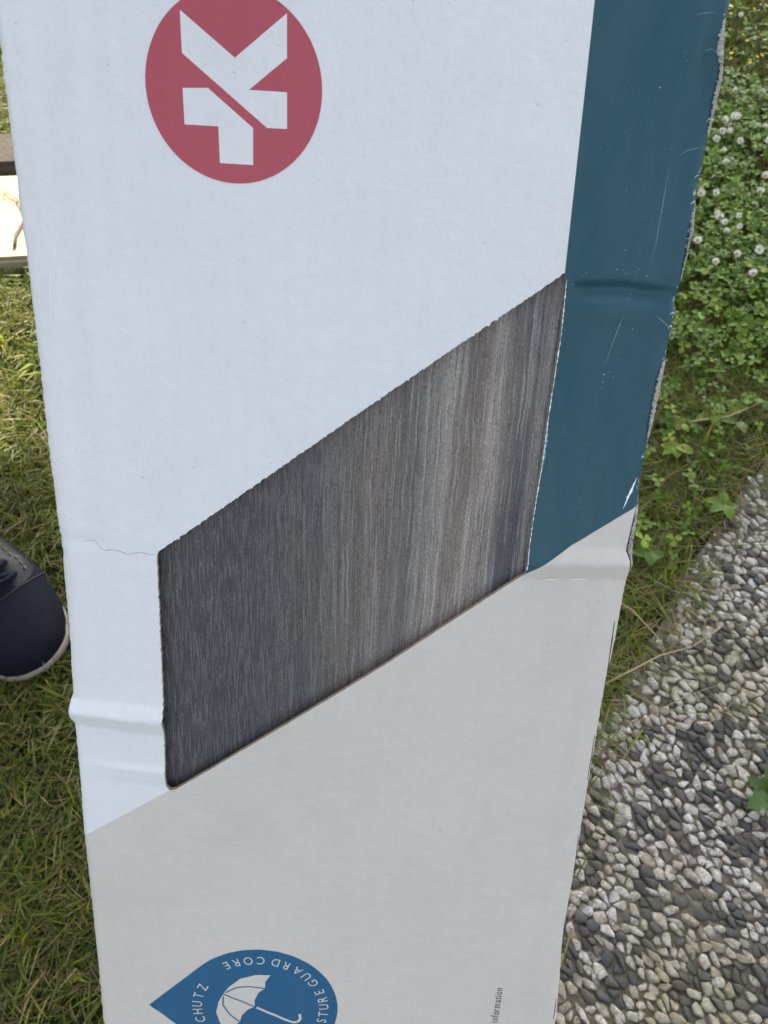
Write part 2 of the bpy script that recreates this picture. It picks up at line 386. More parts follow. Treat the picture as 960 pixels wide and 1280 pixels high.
TORN = [([(98.33, 847.11), (97.48, 842.67), (97.44, 838.59), (98.91, 835.92), (99.28, 831.97), (98.67, 828.32), (99.13, 823.87), (99.2, 820.16), (99.71, 817.69)], [(99.44, 847.17), (99.93, 842.8), (100.46, 838.75), (101.14, 835.06), (101.43, 832.09), (100.89, 827.63), (100.7, 823.54), (100.81, 820.25), (100.49, 817.31)]), ([(99.93, 797.84), (99.48, 791.52), (99.8, 787.42), (99.94, 784.19), (99.83, 777.14)], [(100.88, 797.89), (101.21, 793.87), (101.38, 789.34), (101.54, 783.58), (100.81, 777.19)]), ([(98.65, 752.47), (97.93, 746.52), (97.81, 739.96), (97.93, 731.94), (98.36, 726.51)], [(99.84, 753.05), (100.0, 746.62), (99.89, 740.07), (99.75, 730.68), (99.15, 726.55)]), ([(98.99, 702.7), (98.57, 693.77), (98.39, 686.48), (99.85, 682.86), (100.14, 679.46)], [(99.92, 704.5), (100.33, 696.55), (99.94, 689.0), (100.98, 682.92), (100.76, 679.17)])]
RIM = [(64.27, 775.73), (64.85, 758.76), (64.41, 732.89), (64.41, 716.42), (63.85, 699.14), (63.57, 677.29)]
CREASES = {'c1': [(-102.04, 610.68), (-66.38, 606.62)], 'c1hi': [(-98.14, 614.1), (-66.1, 612.44)], 'c1lo': [(-101.9, 605.61), (-66.64, 601.08)], 'c2': [(-98.9, 587.48), (-67.45, 584.02)], 'c3': [(65.31, 680.49), (98.27, 682.16)], 'c3hi': [(64.75, 685.08), (97.5, 686.74)], 'c3lo': [(66.07, 674.29), (99.3, 675.96)], 'c4': [(64.09, 775.25), (79.68, 775.6), (98.55, 774.69)], 'c5': [(-101.87, 681.76), (-89.62, 680.57)]}
FLOWERS = [(0.641, 1.481), (0.573, 1.24), (0.538, 1.159), (0.554, 1.167), (0.555, 1.157), (0.542, 1.134), (0.515, 1.113), (0.523, 1.121), (0.532, 1.118), (0.55, 1.107), (0.513, 1.069), (0.598, 1.144), (0.587, 1.095), (0.511, 1.044), (0.563, 1.014), (0.485, 0.982), (0.545, 0.975), (0.462, 0.979), (0.478, 0.939), (0.477, 0.926), (0.481, 0.912), (0.496, 0.897), (0.477, 0.89), (0.434, 0.874), (0.517, 0.859), (0.483, 0.848), (0.45, 0.832), (0.507, 0.931), (0.492, 0.804)]
YELLOW = [(0.64, 1.414), (0.646, 1.398), (0.603, 1.374), (0.598, 1.358), (0.628, 1.346), (0.645, 1.364), (0.654, 1.368), (0.669, 1.433), (0.674, 1.418), (0.662, 1.372), (0.695, 1.535), (0.703, 1.535), (0.679, 1.522), (0.637, 1.433)]
WEEDS = [(0.457, 0.696), (0.403, 0.591), (0.432, 0.583), (0.348, 0.541), (0.362, 0.577), (0.389, 0.462), (0.293, 0.402)]
PATHWEED = [(0.347, 0.15), (0.34, 0.227), (0.23, 0.258), (0.317, 0.291)]


# ------------------------------------------------------------------ ground and path
def grid_plane(x0, x1, y0, y1, nx, ny, zf):
    V = [(x0 + (x1 - x0) * i / nx, y0 + (y1 - y0) * j / ny, 0) for j in range(ny + 1) for i in range(nx + 1)]
    V = [(x, y, zf(x, y)) for x, y, _ in V]
    Fc = [(j * (nx + 1) + i, j * (nx + 1) + i + 1, (j + 1) * (nx + 1) + i + 1, (j + 1) * (nx + 1) + i) for j in range(ny) for i in range(nx)]
    return V, Fc
def ground_z(x, y): return -0.004 + 0.004 * noise.noise(Vector((x * 5, y * 5, 1.0)))
V, Fc = grid_plane(-60, 60, -60, 60, 24, 24, lambda x, y: -0.03)
ground = pymesh('ground', V, Fc, M['soil'])
ground['kind'] = 'structure'
V, Fc = grid_plane(-3.5, 3.5, -2.0, 5.0, 140, 140, ground_z)
lawn = pymesh('lawn_soil', V, Fc, M['soil'], smooth=True)
lawn['kind'] = 'structure'

PA, PB = Vector((0.2278, 0.2378)), Vector((0.4643, 0.5455))      # two points on the edge of the path
PD = (PB - PA).normalized(); PN = Vector((PD.y, -PD.x))          # along it, and across into it
def path_s(x, y):                                                # metres inside the path edge (positive on the path)
    return (x - PA.x) * PN.x + (y - PA.y) * PN.y
def path_wobble(x, y):
    a = (x - PA.x) * PD.x + (y - PA.y) * PD.y
    return 0.022 * noise.noise(Vector((a * 9, 3.3, 0))) + 0.010 * noise.noise(Vector((a * 40, 7.7, 0)))
V, Fc = [], []
nA, nS = 160, 12
for i in range(nA + 1):
    a = -2.2 + 6.4 * i / nA
    for j in range(nS + 1):
        w = 1.15 * j / nS
        if j == 0: w = 0.5 * path_wobble(PA.x + PD.x * a, PA.y + PD.y * a)
        p = PA + PD * a + PN * w
        V.append((p.x, p.y, 0.006 + 0.0015 * noise.noise(Vector((p.x * 12, p.y * 12, 5)))))
n0 = len(V)
for i in range(nA + 1):
    V.append((V[i * (nS + 1)][0], V[i * (nS + 1)][1], -0.04))
for i in range(nA):
    for j in range(nS):
        Fc.append((i * (nS + 1) + j, i * (nS + 1) + j + 1, (i + 1) * (nS + 1) + j + 1, (i + 1) * (nS + 1) + j))
    Fc.append((i * (nS + 1), (i + 1) * (nS + 1), n0 + i + 1, n0 + i))
path = pymesh('path', V, Fc, M['mortar'])
tag(path, 'exposed aggregate path of white and dark grey pebbles right of the carton', kind='structure')

# pebbles: broken quartz and basalt packed side by side in the mortar (cells of a random packing, each a faceted domed stone)
cells = {}
seeds = []
cs = 0.014
def try_seed(x, y, r):
    cx, cy = int(x // cs), int(y // cs)
    for i in (-1, 0, 1):
        for j in (-1, 0, 1):
            for (qx, qy, qr) in cells.get((cx + i, cy + j), ()):
                if (qx - x) ** 2 + (qy - y) ** 2 < (0.5 * (qr + r)) ** 2: return False
    cells.setdefault((cx, cy), []).append((x, y, r)); return True
SQC, SQS, SQF = math.cos(-0.75), math.sin(-0.75), 0.66          # chips lie mostly one way, as they were trowelled in
def squeeze(x, y): return (x * SQC + y * SQS) * SQF, -x * SQS + y * SQC
def unsqueeze(a, b): a /= SQF; return a * SQC - b * SQS, a * SQS + b * SQC
for k in range(110000):
    a = random.uniform(-0.80, 0.90); w = random.uniform(-0.03, 0.72)
    x = PA.x + PD.x * a + PN.x * w; y = PA.y + PD.y * a + PN.y * w
    r = 0.84 * random.choice((0.0120, 0.0092, 0.0072, 0.0054, 0.0044)) * random.uniform(0.9, 1.15)
    a, b = squeeze(x, y)
    if try_seed(a, b, r): seeds.append((a, b))
res = delaunay_2d_cdt([Vector((x * 1000, y * 1000)) for x, y in seeds], [], [], 0, 1e-6)
SP = [(v.x / 1000, v.y / 1000) for v in res[0]]
around = {}
for f in res[2]:
    if len(f) != 3: continue
    (ax, ay), (bx, by), (cx, cy) = (SP[i] for i in f)
    d = 2 * (ax * (by - cy) + bx * (cy - ay) + cx * (ay - by))
    if abs(d) < 1e-12: continue
    ux = ((ax * ax + ay * ay) * (by - cy) + (bx * bx + by * by) * (cy - ay) + (cx * cx + cy * cy) * (ay - by)) / d
    uy = ((ax * ax + ay * ay) * (cx - bx) + (bx * bx + by * by) * (ax - cx) + (cx * cx + cy * cy) * (bx - ax)) / d
    uc = unsqueeze(ux, uy)
    for i in f: around.setdefault(i, []).append(uc)
def cam_px(x, y, z=0.0):
    q = Vector((x, y, z - 0.775)); V_ = Vector((0, math.cos(R_(59)), -math.sin(R_(59)))); U_ = Vector((0, math.sin(R_(59)), math.cos(R_(59))))
    d = q.dot(V_); return q.x / d * 967 + 480, 640 - q.dot(U_) / d * 967, d
stones = []
for i, cc_ in around.items():
    x, y = unsqueeze(*SP[i])
    w = path_s(x, y)
    if w < path_wobble(x, y) + 0.006 or len(cc_) < 4: continue
    if max(math.hypot(a - x, b - y) for a, b in cc_) > 0.020: continue
    if random.random() < 0.02 + 0.25 * max(0, 1 - w / 0.03): continue
    cc_.sort(key=lambda q: math.atan2(q[1] - y, q[0] - x))
    cx = sum(q[0] for q in cc_) / len(cc_); cy = sum(q[1] for q in cc_) / len(cc_)
    ring = [(a - cx, b - cy) for a, b in cc_]
    # merge corners that almost coincide, then round the corners once
    rr_ = []
    for q in ring:
        if not rr_ or math.hypot(q[0] - rr_[-1][0], q[1] - rr_[-1][1]) > 0.0010: rr_.append(q)
    n = len(rr_)
    if n < 4: continue
    if n <= 5:
        rr_ = [t for k in range(n) for t in ((lerp_(rr_[k], rr_[(k + 1) % n], 0.22)), (lerp_(rr_[k], rr_[(k + 1) % n], 0.78)))]
    size = sum(math.hypot(*q) for q in rr_) / len(rr_)
    ok = False
    px, py, d = cam_px(cx, cy)
    if px < 965 and -5 < py < 1290 and px > 920 - 0.178 * py: ok = True
    stones.append((size / d if ok else 0, cx, cy, size, rr_))
stones.sort(key=lambda t: -t[0])
def stone_geo(st):
    _, cx, cy, size, ring = st
    n = len(ring)
    sh = random.uniform(0.90, 1.10); hz = size * random.uniform(0.22, 0.60)
    an = random.uniform(0, 6.28); tx, ty = 0.38 * random.uniform(-1, 1), 0.22 * random.uniform(-1, 1)
    sq = random.uniform(0.62, 1.0); ro = random.uniform(-0.5, 0.5); cr_, sr_ = math.cos(ro), math.sin(ro); ca, sa = math.cos(an), math.sin(an)
    V = []
    for k, (f, z) in enumerate(((0.96, -0.8), (1.0, 0.25), (0.90, 0.72), (0.60, 0.96))):
        for q in ring:
            j = random.uniform(0.84, 1.08) if k else 1.0
            a, b = q[0] * sh * f * j, q[1] * sh * f * j
            u, v = a * ca + b * sa, (-a * sa + b * ca) * sq
            a, b = u * ca - v * sa, u * sa + v * ca
            a, b = a * cr_ - b * sr_, a * sr_ + b * cr_
            V.append((a, b, z * hz * random.uniform(0.88, 1.1) + (tx * a + ty * b)))
    V.append((0, 0, hz * random.uniform(0.92, 1.12)))
    T = []
    for k in range(3):
        for i in range(n):
            i2 = (i + 1) % n; a, b = k * n, (k + 1) * n
            T += [(a + i, a + i2, b + i2), (a + i, b + i2, b + i)]
    T += [(3 * n + i, 3 * n + (i + 1) % n, 4 * n) for i in range(n)]
    dark = random.random() < 0.33 + 0.5 * noise.noise(Vector((cx * 28, cy * 28, 2)))
    tint = random.choice(((0.42, 0.385, 0.33), (0.50, 0.475, 0.43), (0.34, 0.30, 0.245), (0.46, 0.435, 0.395), (0.37, 0.32, 0.25), (0.26, 0.23, 0.185), (0.18, 0.155, 0.12))) if not dark else random.choice(((0.055, 0.054, 0.054), (0.080, 0.077, 0.073), (0.11, 0.10, 0.088), (0.065, 0.065, 0.066)))
    z = 0.0062 + random.uniform(-0.0010, 0.0010)
    return np.array(V), np.array(T), dark, tint, (cx, cy, z)
PV, PT, PM, PC = [], [], [], []
off = 0
for i, st in enumerate(stones):
    V, T, dark, tint, loc = stone_geo(st)
    if i < 300:
        me = tri_mesh('pebble', V, T, np.tile(np.array(tint, dtype=np.float32), (len(V), 1)))
        o = link('pebble', me, M['basalt'] if dark else M['quartz'], path); o.location = loc
    else:
        PV.append(V + np.array(loc)); PT.append(T + off); PM += [1 if dark else 0] * len(T); PC.append(np.tile(np.array(tint), (len(V), 1))); off += len(V)
me = tri_mesh('pebble_bed', np.concatenate(PV), np.concatenate(PT), np.concatenate(PC))
o = link('pebble_bed', me, [M['quartz'], M['basalt']], path)
me.polygons.foreach_set('material_index', PM)
o['kind'] = 'stuff'

# ------------------------------------------------------------------ the carton
UW = Vector((0.9986, -0.0281, -0.0459)); VW = Vector((0.0534, 0.6143, 0.7873))
UW.normalize(); NW = UW.cross(VW).normalized(); VW = NW.cross(UW).normalized()
FOOT = Vector((-0.0495, -0.2910, 0.0))
BOXM = Matrix((UW, VW, NW)).transposed()
carton = empty('flooring_carton', FOOT, BOXM.to_euler())
tag(carton, 'worn white, blue and grey cardboard flooring carton leaning upright in the middle', 'carton')
VB, VT_, TH = 0.056, 1.215, 0.062

def interp(tab, v):
    vs = [p[1] for p in tab]; us = [p[0] for p in tab]
    o = np.argsort(vs)
    return float(np.interp(v, np.array(vs)[o], np.array(us)[o]))
def edge_l(v): return interp(EDGE_L, v * 1000) / 1000 + 0.00025 * noise.noise(Vector((v * 260, 0, 4))) + 0.00012 * noise.noise(Vector((v * 900, 0, 9)))
def edge_r(v): return interp(EDGE_R, v * 1000) / 1000 + 0.00022 * noise.noise(Vector((v * 300, 5, 4))) + 0.00015 * noise.noise(Vector((v * 1100, 2, 9)))
def lerp(a, b, t): return a + (b - a) * t
def sst(a, b, x):
    t = min(1, max(0, (x - a) / (b - a))); return t * t * (3 - 2 * t)
def ridge(v, lo, hi, peak=0.62):
    t = (v - lo) / (hi - lo)
    if t <= 0 or t >= 1: return 0.0
    q = t / peak if t < peak else (1 - t) / (1 - peak)
    return q * (1.12 - 0.12 * q) if q < 0.85 else 0.85 * (1.12 - 0.12 * 0.85) + (q - 0.85) * 0.35
def gs(x, s): return math.exp(-(x / s) ** 2)
def hgt(u, v):
    v0, v = v, v + 0.0007 * noise.noise(Vector((u * 55, 1.0, math.floor(v * 12)))) + 0.0003 * noise.noise(Vector((u * 210, 4.0, 0)))
    h = 0.0010 * noise.noise(Vector((u * 13, v * 9, 0))) + 0.00010 * noise.noise(Vector((u * 60, v * 45, 3)))
    h += 0.00055 * gs(u + 0.0815, 0.0028) * sst(0.62, 0.72, v) + 0.00040 * gs(u + 0.0945, 0.0016) * sst(0.6, 0.72, v) + 0.00035 * gs(u + 0.0720, 0.0025) * sst(0.70, 0.80, v)
    h += 0.00030 * gs(u - 0.045 + 0.02 * (v - 0.55), 0.004) * sst(0.62, 0.56, v) + 0.00028 * gs(u - 0.020, 0.003) * sst(0.60, 0.54, v)
    h += 0.00006 * math.sin(u * 2 * math.pi / 0.0074 + 3 * noise.noise(Vector((u * 9, v * 5, 8))))
    # folds of the board, left of the window
    if u < -0.055 and 0.56 < v < 0.66:
        f = sst(-0.058, -0.066, u); k = (u + 0.102) / 0.036
        h += 0.0032 * f * ridge(v, lerp(0.6040, 0.5995, k), lerp(0.6155, 0.6130, k), 0.60)
        c = lerp(0.5875, 0.5838, k)
        h += 0.0009 * f * sst(-0.101, -0.085, u) * ridge(v, c - 0.0085, c + 0.0008, 0.80)
    if u < -0.075 and 0.66 < v < 0.70:
        h -= 0.0006 * sst(-0.075, -0.092, u) * gs(v - (0.6815 - 0.09 * (u + 0.1019)), 0.0016)
    # fold right of the window, at the foot of the blue band
    if u > 0.055 and 0.65 < v < 0.70:
        f = sst(0.056, 0.068, u); k = (u - 0.065) / 0.033
        h += 0.0023 * f * ridge(v, lerp(0.6738, 0.6752, k), lerp(0.6862, 0.6872, k), 0.55)
    # dent across the blue band
    if u > 0.058 and 0.74 < v < 0.80:
        f = sst(0.062, 0.074, u) * (1 - 0.6 * sst(0.088, 0.099, u))
        c = 0.7735 - 0.010 * (u - 0.064)
        d = v - c
        h += 0.0021 * f * (sst(-0.0050, 0.0, d) * (1 if d < 0 else 1 - sst(0.0, 0.0034, d)) * -1.0)
        h += 0.0006 * f * gs(d + 0.0075, 0.0030)
    # bulge along the right side under the fold, small knocks
    h += 0.0009 * gs(u - 0.093, 0.0035) * sst(0.678, 0.668, v) * sst(0.42, 0.5, v)
    h += 0.0006 * gs(u - 0.0655, 0.0018) * gs(v - 0.5265, 0.0014) + 0.0004 * gs(u - 0.030, 0.004) * gs(v - 0.56, 0.02)
    h -= 0.0005 * gs(u - 0.0645 - 0.02, 0.004) * gs(v - 0.52, 0.006)
    h += 0.0008 * gs(u - 0.0985, 0.003) * gs(v - 0.838, 0.012) - 0.0012 * gs(u - 0.0958, 0.0018) * gs(v - 0.838, 0.010)
    v = v0
    # rolled long edges
    d = min(u - edge_l(v), edge_r(v) - u); rr = 0.0030
    if d < rr:
        q = 1 - max(0.0, d) / rr
        h -= rr * (1 - math.sqrt(max(0.0, 1 - q * q)))
    return h

def pip(pts, poly):
    """points in polygon, vectorised"""
    x, y = pts[:, 0], pts[:, 1]
    ins = np.zeros(len(pts), bool)
    n = len(poly)
    for i in range(n):
        x1, y1 = poly[i]; x2, y2 = poly[(i + 1) % n]
        if y1 == y2: continue
        c = ((y1 > y) != (y2 > y)) & (x < (x2 - x1) * (y - y1) / (y2 - y1) + x1)
        ins ^= c
    return ins
def resample(poly, step, closed=False, jit=0.0):
    out = []
    n = len(poly)
    for i in range(n if closed else n - 1):
        a = np.array(poly[i]); b = np.array(poly[(i + 1) % n])
        k = max(1, int(np.linalg.norm(b - a) / step))
        for j in range(k): out.append(tuple(a + (b - a) * j / k))
    if not closed: out.append(tuple(poly[-1]))
    return out
def cdt(polys, grid, clear):
    """constrained triangulation (millimetres): polys = [(points, closed)], grid = extra points kept clear of them"""
    P, E = [], []
    for pts, closed in polys:
        o = len(P); P += list(pts); n = len(pts)
        E += [(o + i, o + (i + 1) % n) for i in range(n if closed else n - 1)]
    A = np.array(P)
    if len(grid):
        keep = np.ones(len(grid), bool)
        for s in range(0, len(grid), 2000):
            g = grid[s:s + 2000]
            dd = ((g[:, None, :] - A[None, :, :]) ** 2).sum(2).min(1)
            keep[s:s + 2000] = dd > clear ** 2
        P += [tuple(p) for p in grid[keep]]
    r = delaunay_2d_cdt([Vector((float(a), float(b))) for a, b in P], E, [], 0, 1e-5)
    vv = np.array([(p.x, p.y) for p in r[0]])
    return vv, np.array([list(f) for f in r[2] if len(f) == 3])
def sliver(line, w0, w1=None, step=1.2, taper=True):
    """thin polygon round a polyline, half-width in mm"""
    L = resample(line, step)
    n = len(L); lft, rgt = [], []
    for i, p in enumerate(L):
        a = np.array(L[max(0, i - 1)]); b = np.array(L[min(n - 1, i + 1)]); d = (b - a) / (np.linalg.norm(b - a) + 1e-9)
        t = i / max(1, n - 1)
        w = (w0 if w1 is None else lerp(w0, w1, t)) * (math.sin(math.pi * (0.08 + 0.84 * t)) ** 0.5 if taper else 1) * random.uniform(0.75, 1.25)
        nn = np.array((-d[1], d[0])) * w
        lft.append(tuple(np.array(p) + nn)); rgt.append(tuple(np.array(p) - nn))
    return lft + rgt[::-1]

# window outline, ragged where the board was torn along its perforation
hole = []
hp = HOLE
for i in range(len(hp)):
    a = np.array(hp[i]); b = np.array(hp[(i + 1) % len(hp)]); d = b - a; L = np.linalg.norm(d); k = max(1, int(L / 0.62)); d = d / L
    nrm = np.array((-d[1], d[0]))
    mid = (a + b) / 2
    upper = i in (0, 1, 2, 3); left = i >= 15; lower = i in (10, 11, 12)
    amp = 0.22 if upper else 0.20 if left else 0.05 if lower else 0.13
    for j in range(k):
        p = a + (b - a) * j / k
        s = j * L / k
        e = 0.0
        if L > 4:
            e = amp * (random.uniform(-0.5, 0.5) + noise.noise(Vector((p[0] * 0.9, p[1] * 0.9, i))))
            if upper and (s % 3.1) < 0.62: e += -0.42 * random.uniform(0.3, 1.0)
            if left and (s % 3.4) < 0.62: e += 0.30 * random.uniform(0.2, 1.0)
        hole.append(tuple(p + nrm * e))
slits = [sliver(s, 0.22) for s in SLITS]
crack = sliver([(-91.03, 680.16)] + CRACK[1:-1] + [(-67.3, 676.3)], 0.045, 0.09, 0.9)
tl_top = TEAL_L[0]; slope = (TEAL_L[0][0] - TEAL_L[1][0]) / (TEAL_L[0][1] - TEAL_L[1][1])
teal_line = [(tl_top[0] + slope * (VT_ * 1000 - tl_top[1]), VT_ * 1000), tl_top, (63.42, 778.6)]
zl = [(-112.0, 542.6)] + ZONE_LINE[:2]
zr = ZONE_LINE[4:]
zr = zr[:-1] + [(110.0, 711.6)]
teal_poly = [(140, VT_ * 1000 + 5), (teal_line[0][0], VT_ * 1000 + 5)] + teal_line[1:2] + [(63.48, 777.9)] + [(52, 745), (52, 690.0), (63.47, 675.72)] + zr[1:] + [(140, 735)]
grey_poly = [(-150, 516.0)] + [(-112.0, 542.6)] + ZONE_LINE[:-1] + [(110.0, 711.6), (150, 740), (150, 0), (-150, 0)]
vs_out = np.concatenate([np.arange(VB * 1000, 415, 7.0), np.arange(415, 870, 0.8), np.arange(870, VT_ * 1000, 7.0), [VT_ * 1000]])
outL = [(edge_l(v / 1000) * 1000, v) for v in vs_out]; outR = [(edge_r(v / 1000) * 1000, v) for v in vs_out]
outer = outL + outR[::-1]
gx = []
def addgrid(v0, v1, st):
    for v in np.arange(v0, v1, st):
        for u in np.arange(-104, 106.5, st):
            gx.append((u + random.uniform(-.25, .25) * st, v + random.uniform(-.25, .25) * st))
addgrid(VB * 1000 + 3, 415, 7.0); addgrid(415, 870, 2.1); addgrid(872, VT_ * 1000 - 2, 7.0)
def dense(u0, u1, v0, v1, st=0.85):
    for v in np.arange(v0, v1, st):
        for u in np.arange(u0, u1, st): gx.append((u + random.uniform(-.2, .2) * st, v + random.uniform(-.2, .2) * st))
dense(-103, -67, 598, 617); dense(-103, -67, 574, 590); dense(64, 100, 671, 690); dense(65, 100, 763, 780); dense(94, 102, 820, 852)
dense(-104, -99, 430, 850, 0.9); dense(97, 105, 430, 850, 0.9)
gx = np.array(gx)
lefts = np.array([edge_l(v / 1000) * 1000 for v in gx[:, 1]]); rights = np.array([edge_r(v / 1000) * 1000 for v in gx[:, 1]])
gx = gx[(gx[:, 0] > lefts + 0.35) & (gx[:, 0] < rights - 0.35)]
def clip_edges(pts): return [p for p in pts if edge_l(p[1] / 1000) * 1000 + 0.5 < p[0] < edge_r(p[1] / 1000) * 1000 - 0.5]
def on_edges(pts, left):
    q = clip_edges(pts); return q
polys = [(outer, True), (hole, True), (crack, True)] + [(s, True) for s in slits if all(edge_l(p[1] / 1000) * 1000 < p[0] < edge_r(p[1] / 1000) * 1000 for p in s)]
used_slits = [p for p, c in polys[3:]]
polys += [(clip_edges(resample(teal_line, 1.5))[1:], False), (clip_edges(resample(zl, 1.5)), False), (clip_edges(resample(zr, 1.5)), False)]
vv, ff = cdt(polys, gx, 0.42)
cen = vv[ff].mean(1)
drop = pip(cen, hole) | pip(cen, crack)
for s in used_slits: drop |= pip(cen, s)
drop |= ~pip(cen, outer)
ff = ff[~drop]; cen = cen[~drop]
mi = np.zeros(len(ff), int)
mi[pip(cen, teal_poly)] = 1
mi[pip(cen, grey_poly)] = 2
V3 = [(u / 1000, v / 1000, hgt(u / 1000, v / 1000)) for u, v in vv]
front = pymesh('front_panel', V3, ff.tolist(), [M['white'], M['teal'], M['grey']], carton, True, mi.tolist())
front['label'] = 'printed front panel with a slanted torn window'
# thickness of the board round the window and inside the slits
def wall(poly, depth, name, mat, parent):
    V, Fc = [], []
    n = len(poly)
    for u, v in poly:
        h = hgt(u / 1000, v / 1000)
        for q in (0.0, 0.35, 0.7, 1.0):
            jx = 0.0001 * random.uniform(-1, 1) if q else 0
            V.append((u / 1000 + jx, v / 1000 + jx, h - depth * q - (0.00002 if q == 0 else 0)))
    for i in range(n):
        for k in range(3):
            a = i * 4 + k; b = ((i + 1) % n) * 4 + k
            Fc.append((a, b, b + 1, a + 1))
    return pymesh(name, V, Fc, mat, parent)
wall(hole, 0.0017, 'window_edge', M['board'], front)
# sides, ends and back of the carton
def side(fn, sgn, name):
    V, Fc = [], []
    rows = len(vs_out)
    for v in vs_out:
        u = fn(v / 1000); h = hgt(u, v / 1000)
        for q in (h, h - 0.004, -0.03, -TH + 0.003, -TH):
            V.append((u - (sgn * 0.0015 if q == -TH else 0), v / 1000, q + (0.0 if q != -0.03 else 0)))
    for i in range(rows - 1):
        for k in range(4):
            a = i * 5 + k; Fc.append((a, a + 1, a + 6, a + 5))
    return pymesh(name, V, Fc, M['white'] if sgn < 0 else [M['teal'], M['grey']], carton, True, None if sgn < 0 else [1 if vs_out[i] < 700 else 0 for i in range(rows - 1) for k in range(4)])
side(edge_l, -1, 'side_panel'); side(edge_r, 1, 'side_panel')
def slab_box(x0, x1, y0, y1, z0, z1):
    V = [(x, y, z) for z in (z0, z1) for y in (y0, y1) for x in (x0, x1)]
    return V, [(0, 2, 3, 1), (4, 5, 7, 6), (0, 1, 5, 4), (2, 6, 7, 3), (0, 4, 6, 2), (1, 3, 7, 5)]
MB().add(slab_box(-0.1005, 0.1005, VB, VT_, -TH - 0.003, -TH - 0.0002)).build('back_panel', M['kraft'], carton)
for v0, v1 in ((VB - 0.003, VB - 0.0002), (VT_ + 0.0002, VT_ + 0.003)):
    MB().add(slab_box(-0.100, -0.001, v0, v1, -TH, -0.004)).build('end_flap', M['kraft'], carton)
    MB().add(slab_box(0.001, 0.100, v0, v1, -TH, -0.004)).build('end_flap', M['kraft'], carton)

def draped(name, outline, inner, mats, zone_polys, step, lift, parent):
    """a printed mark following the panel: outline polygon, constraint polygons, material by zone"""
    lo = np.min(outline, 0); hi = np.max(outline, 0)
    g = np.array([(u, v) for v in np.arange(lo[1], hi[1], step) for u in np.arange(lo[0], hi[0], step)])
    g = g[pip(g, outline)]
    vv, ff = cdt([(outline, True)] + [(p, True) for p in inner], g, step * 0.4)
    c = vv[ff].mean(1)
    k = pip(c, outline); ff = ff[k]; c = c[k]
    mi = np.zeros(len(ff), int)
    for idx, p in zone_polys: mi[pip(c, p)] = idx
    return pymesh(name, [(u / 1000, v / 1000, hgt(u / 1000, v / 1000) + lift) for u, v in vv], ff.tolist(), mats, parent, True, mi.tolist())
def circle(c, r, n=96, a0=0, a1=2 * math.pi): return [(c[0] + r * math.cos(a0 + (a1 - a0) * i / n), c[1] + r * math.sin(a0 + (a1 - a0) * i / n)) for i in range(n)]
# round red emblem with the angular white figure
pts = np.array(LOGO_PTS)
A = np.c_[2 * pts, np.ones(len(pts))]; sol = np.linalg.lstsq(A, (pts ** 2).sum(1), rcond=None)[0]
lc = (sol[0], sol[1]); lr = math.sqrt(sol[2] + lc[0] ** 2 + lc[1] ** 2)
la, lb = resample(LOGO_A, 1.5, True), resample(LOGO_B, 1.5, True)
lr = max(lr, max(math.hypot(x - lc[0], y - lc[1]) for x, y in LOGO_A) + 0.15)
draped('round_emblem', circle(lc, lr), [la, lb], [M['red'], M['white']], [(1, la), (1, lb)], 2.0, 0.00009, front)['label'] = 'red disc with an angular white figure'
# drop-shaped blue emblem with an umbrella and lettering round the rim
dc, dr = (-31.6, 452.7), 35.75
tip = DROP_TIP[0]; dist = math.hypot(tip[0] - dc[0], tip[1] - dc[1]); ang = math.acos(dr / dist)
drop_out = [tip] + resample([tip, (dc[0] - dr * math.cos(ang), dc[1] - dr * math.sin(ang))], 2)[1:-1] + circle(dc, dr, 90, math.pi + ang, 3 * math.pi - ang) + [(dc[0] - dr * math.cos(ang), dc[1] + dr * math.sin(ang))] + resample([(dc[0] - dr * math.cos(ang), dc[1] + dr * math.sin(ang)), tip], 2)[1:-1]
apex, hub = np.array(APEX[0]), np.array(HUB[0])
ax = (hub - apex) / np.linalg.norm(hub - apex)
def mirror(p):
    q = np.array(p) - apex; along = q @ ax; perp = q - along * ax; return tuple(apex + along * ax - perp)
can_up = CANOPY[1:]
can = [mirror(p) for p in reversed(can_up[1:])] + [tuple(apex)] + can_up[1:]
edge_up = SCALLOP[1:-1]
canopy = resample(can + edge_up + [tuple(hub)] + [mirror(p) for p in reversed(edge_up)], 1.0, True)
canopy = [p for i, p in enumerate(canopy) if i == 0 or math.hypot(p[0] - canopy[i - 1][0], p[1] - canopy[i - 1][1]) > 0.2]
drop_e = draped('drop_emblem', drop_out, [canopy], [M['blue'], M['grey']], [(1, canopy)], 2.0, 0.00009, front)
drop_e['label'] = 'blue drop-shaped emblem with an umbrella'
def strip(line, w, lift, name, mat, parent, taper=False, step=0.8, jit=0.0):
    L = resample(line, step); n = len(L); V, Fc = [], []
    for i, p in enumerate(L):
        a = np.array(L[max(0, i - 1)]); b = np.array(L[min(n - 1, i + 1)]); d = (b - a) / (np.linalg.norm(b - a) + 1e-9)
        t = i / max(1, n - 1)
        ww = w * (max(0.06, math.sin(math.pi * t)) if taper else 1) * (1 + jit * random.uniform(-1, 1))
        for s in (-1, 1):
            q = np.array(p) + np.array((-d[1], d[0])) * ww * s * (1 + jit * random.uniform(-1, 1))
            V.append((q[0] / 1000, q[1] / 1000, hgt(q[0] / 1000, q[1] / 1000) + lift))
        if i: Fc.append((2 * i - 2, 2 * i, 2 * i + 1, 2 * i - 1))
    return pymesh(name, V, Fc, mat, parent, True)
strip(RIB1, 0.28, 0.00018, 'umbrella_rib', M['blue'], drop_e); strip([mirror(p) for p in RIB1], 0.28, 0.00018, 'umbrella_rib', M['blue'], drop_e)
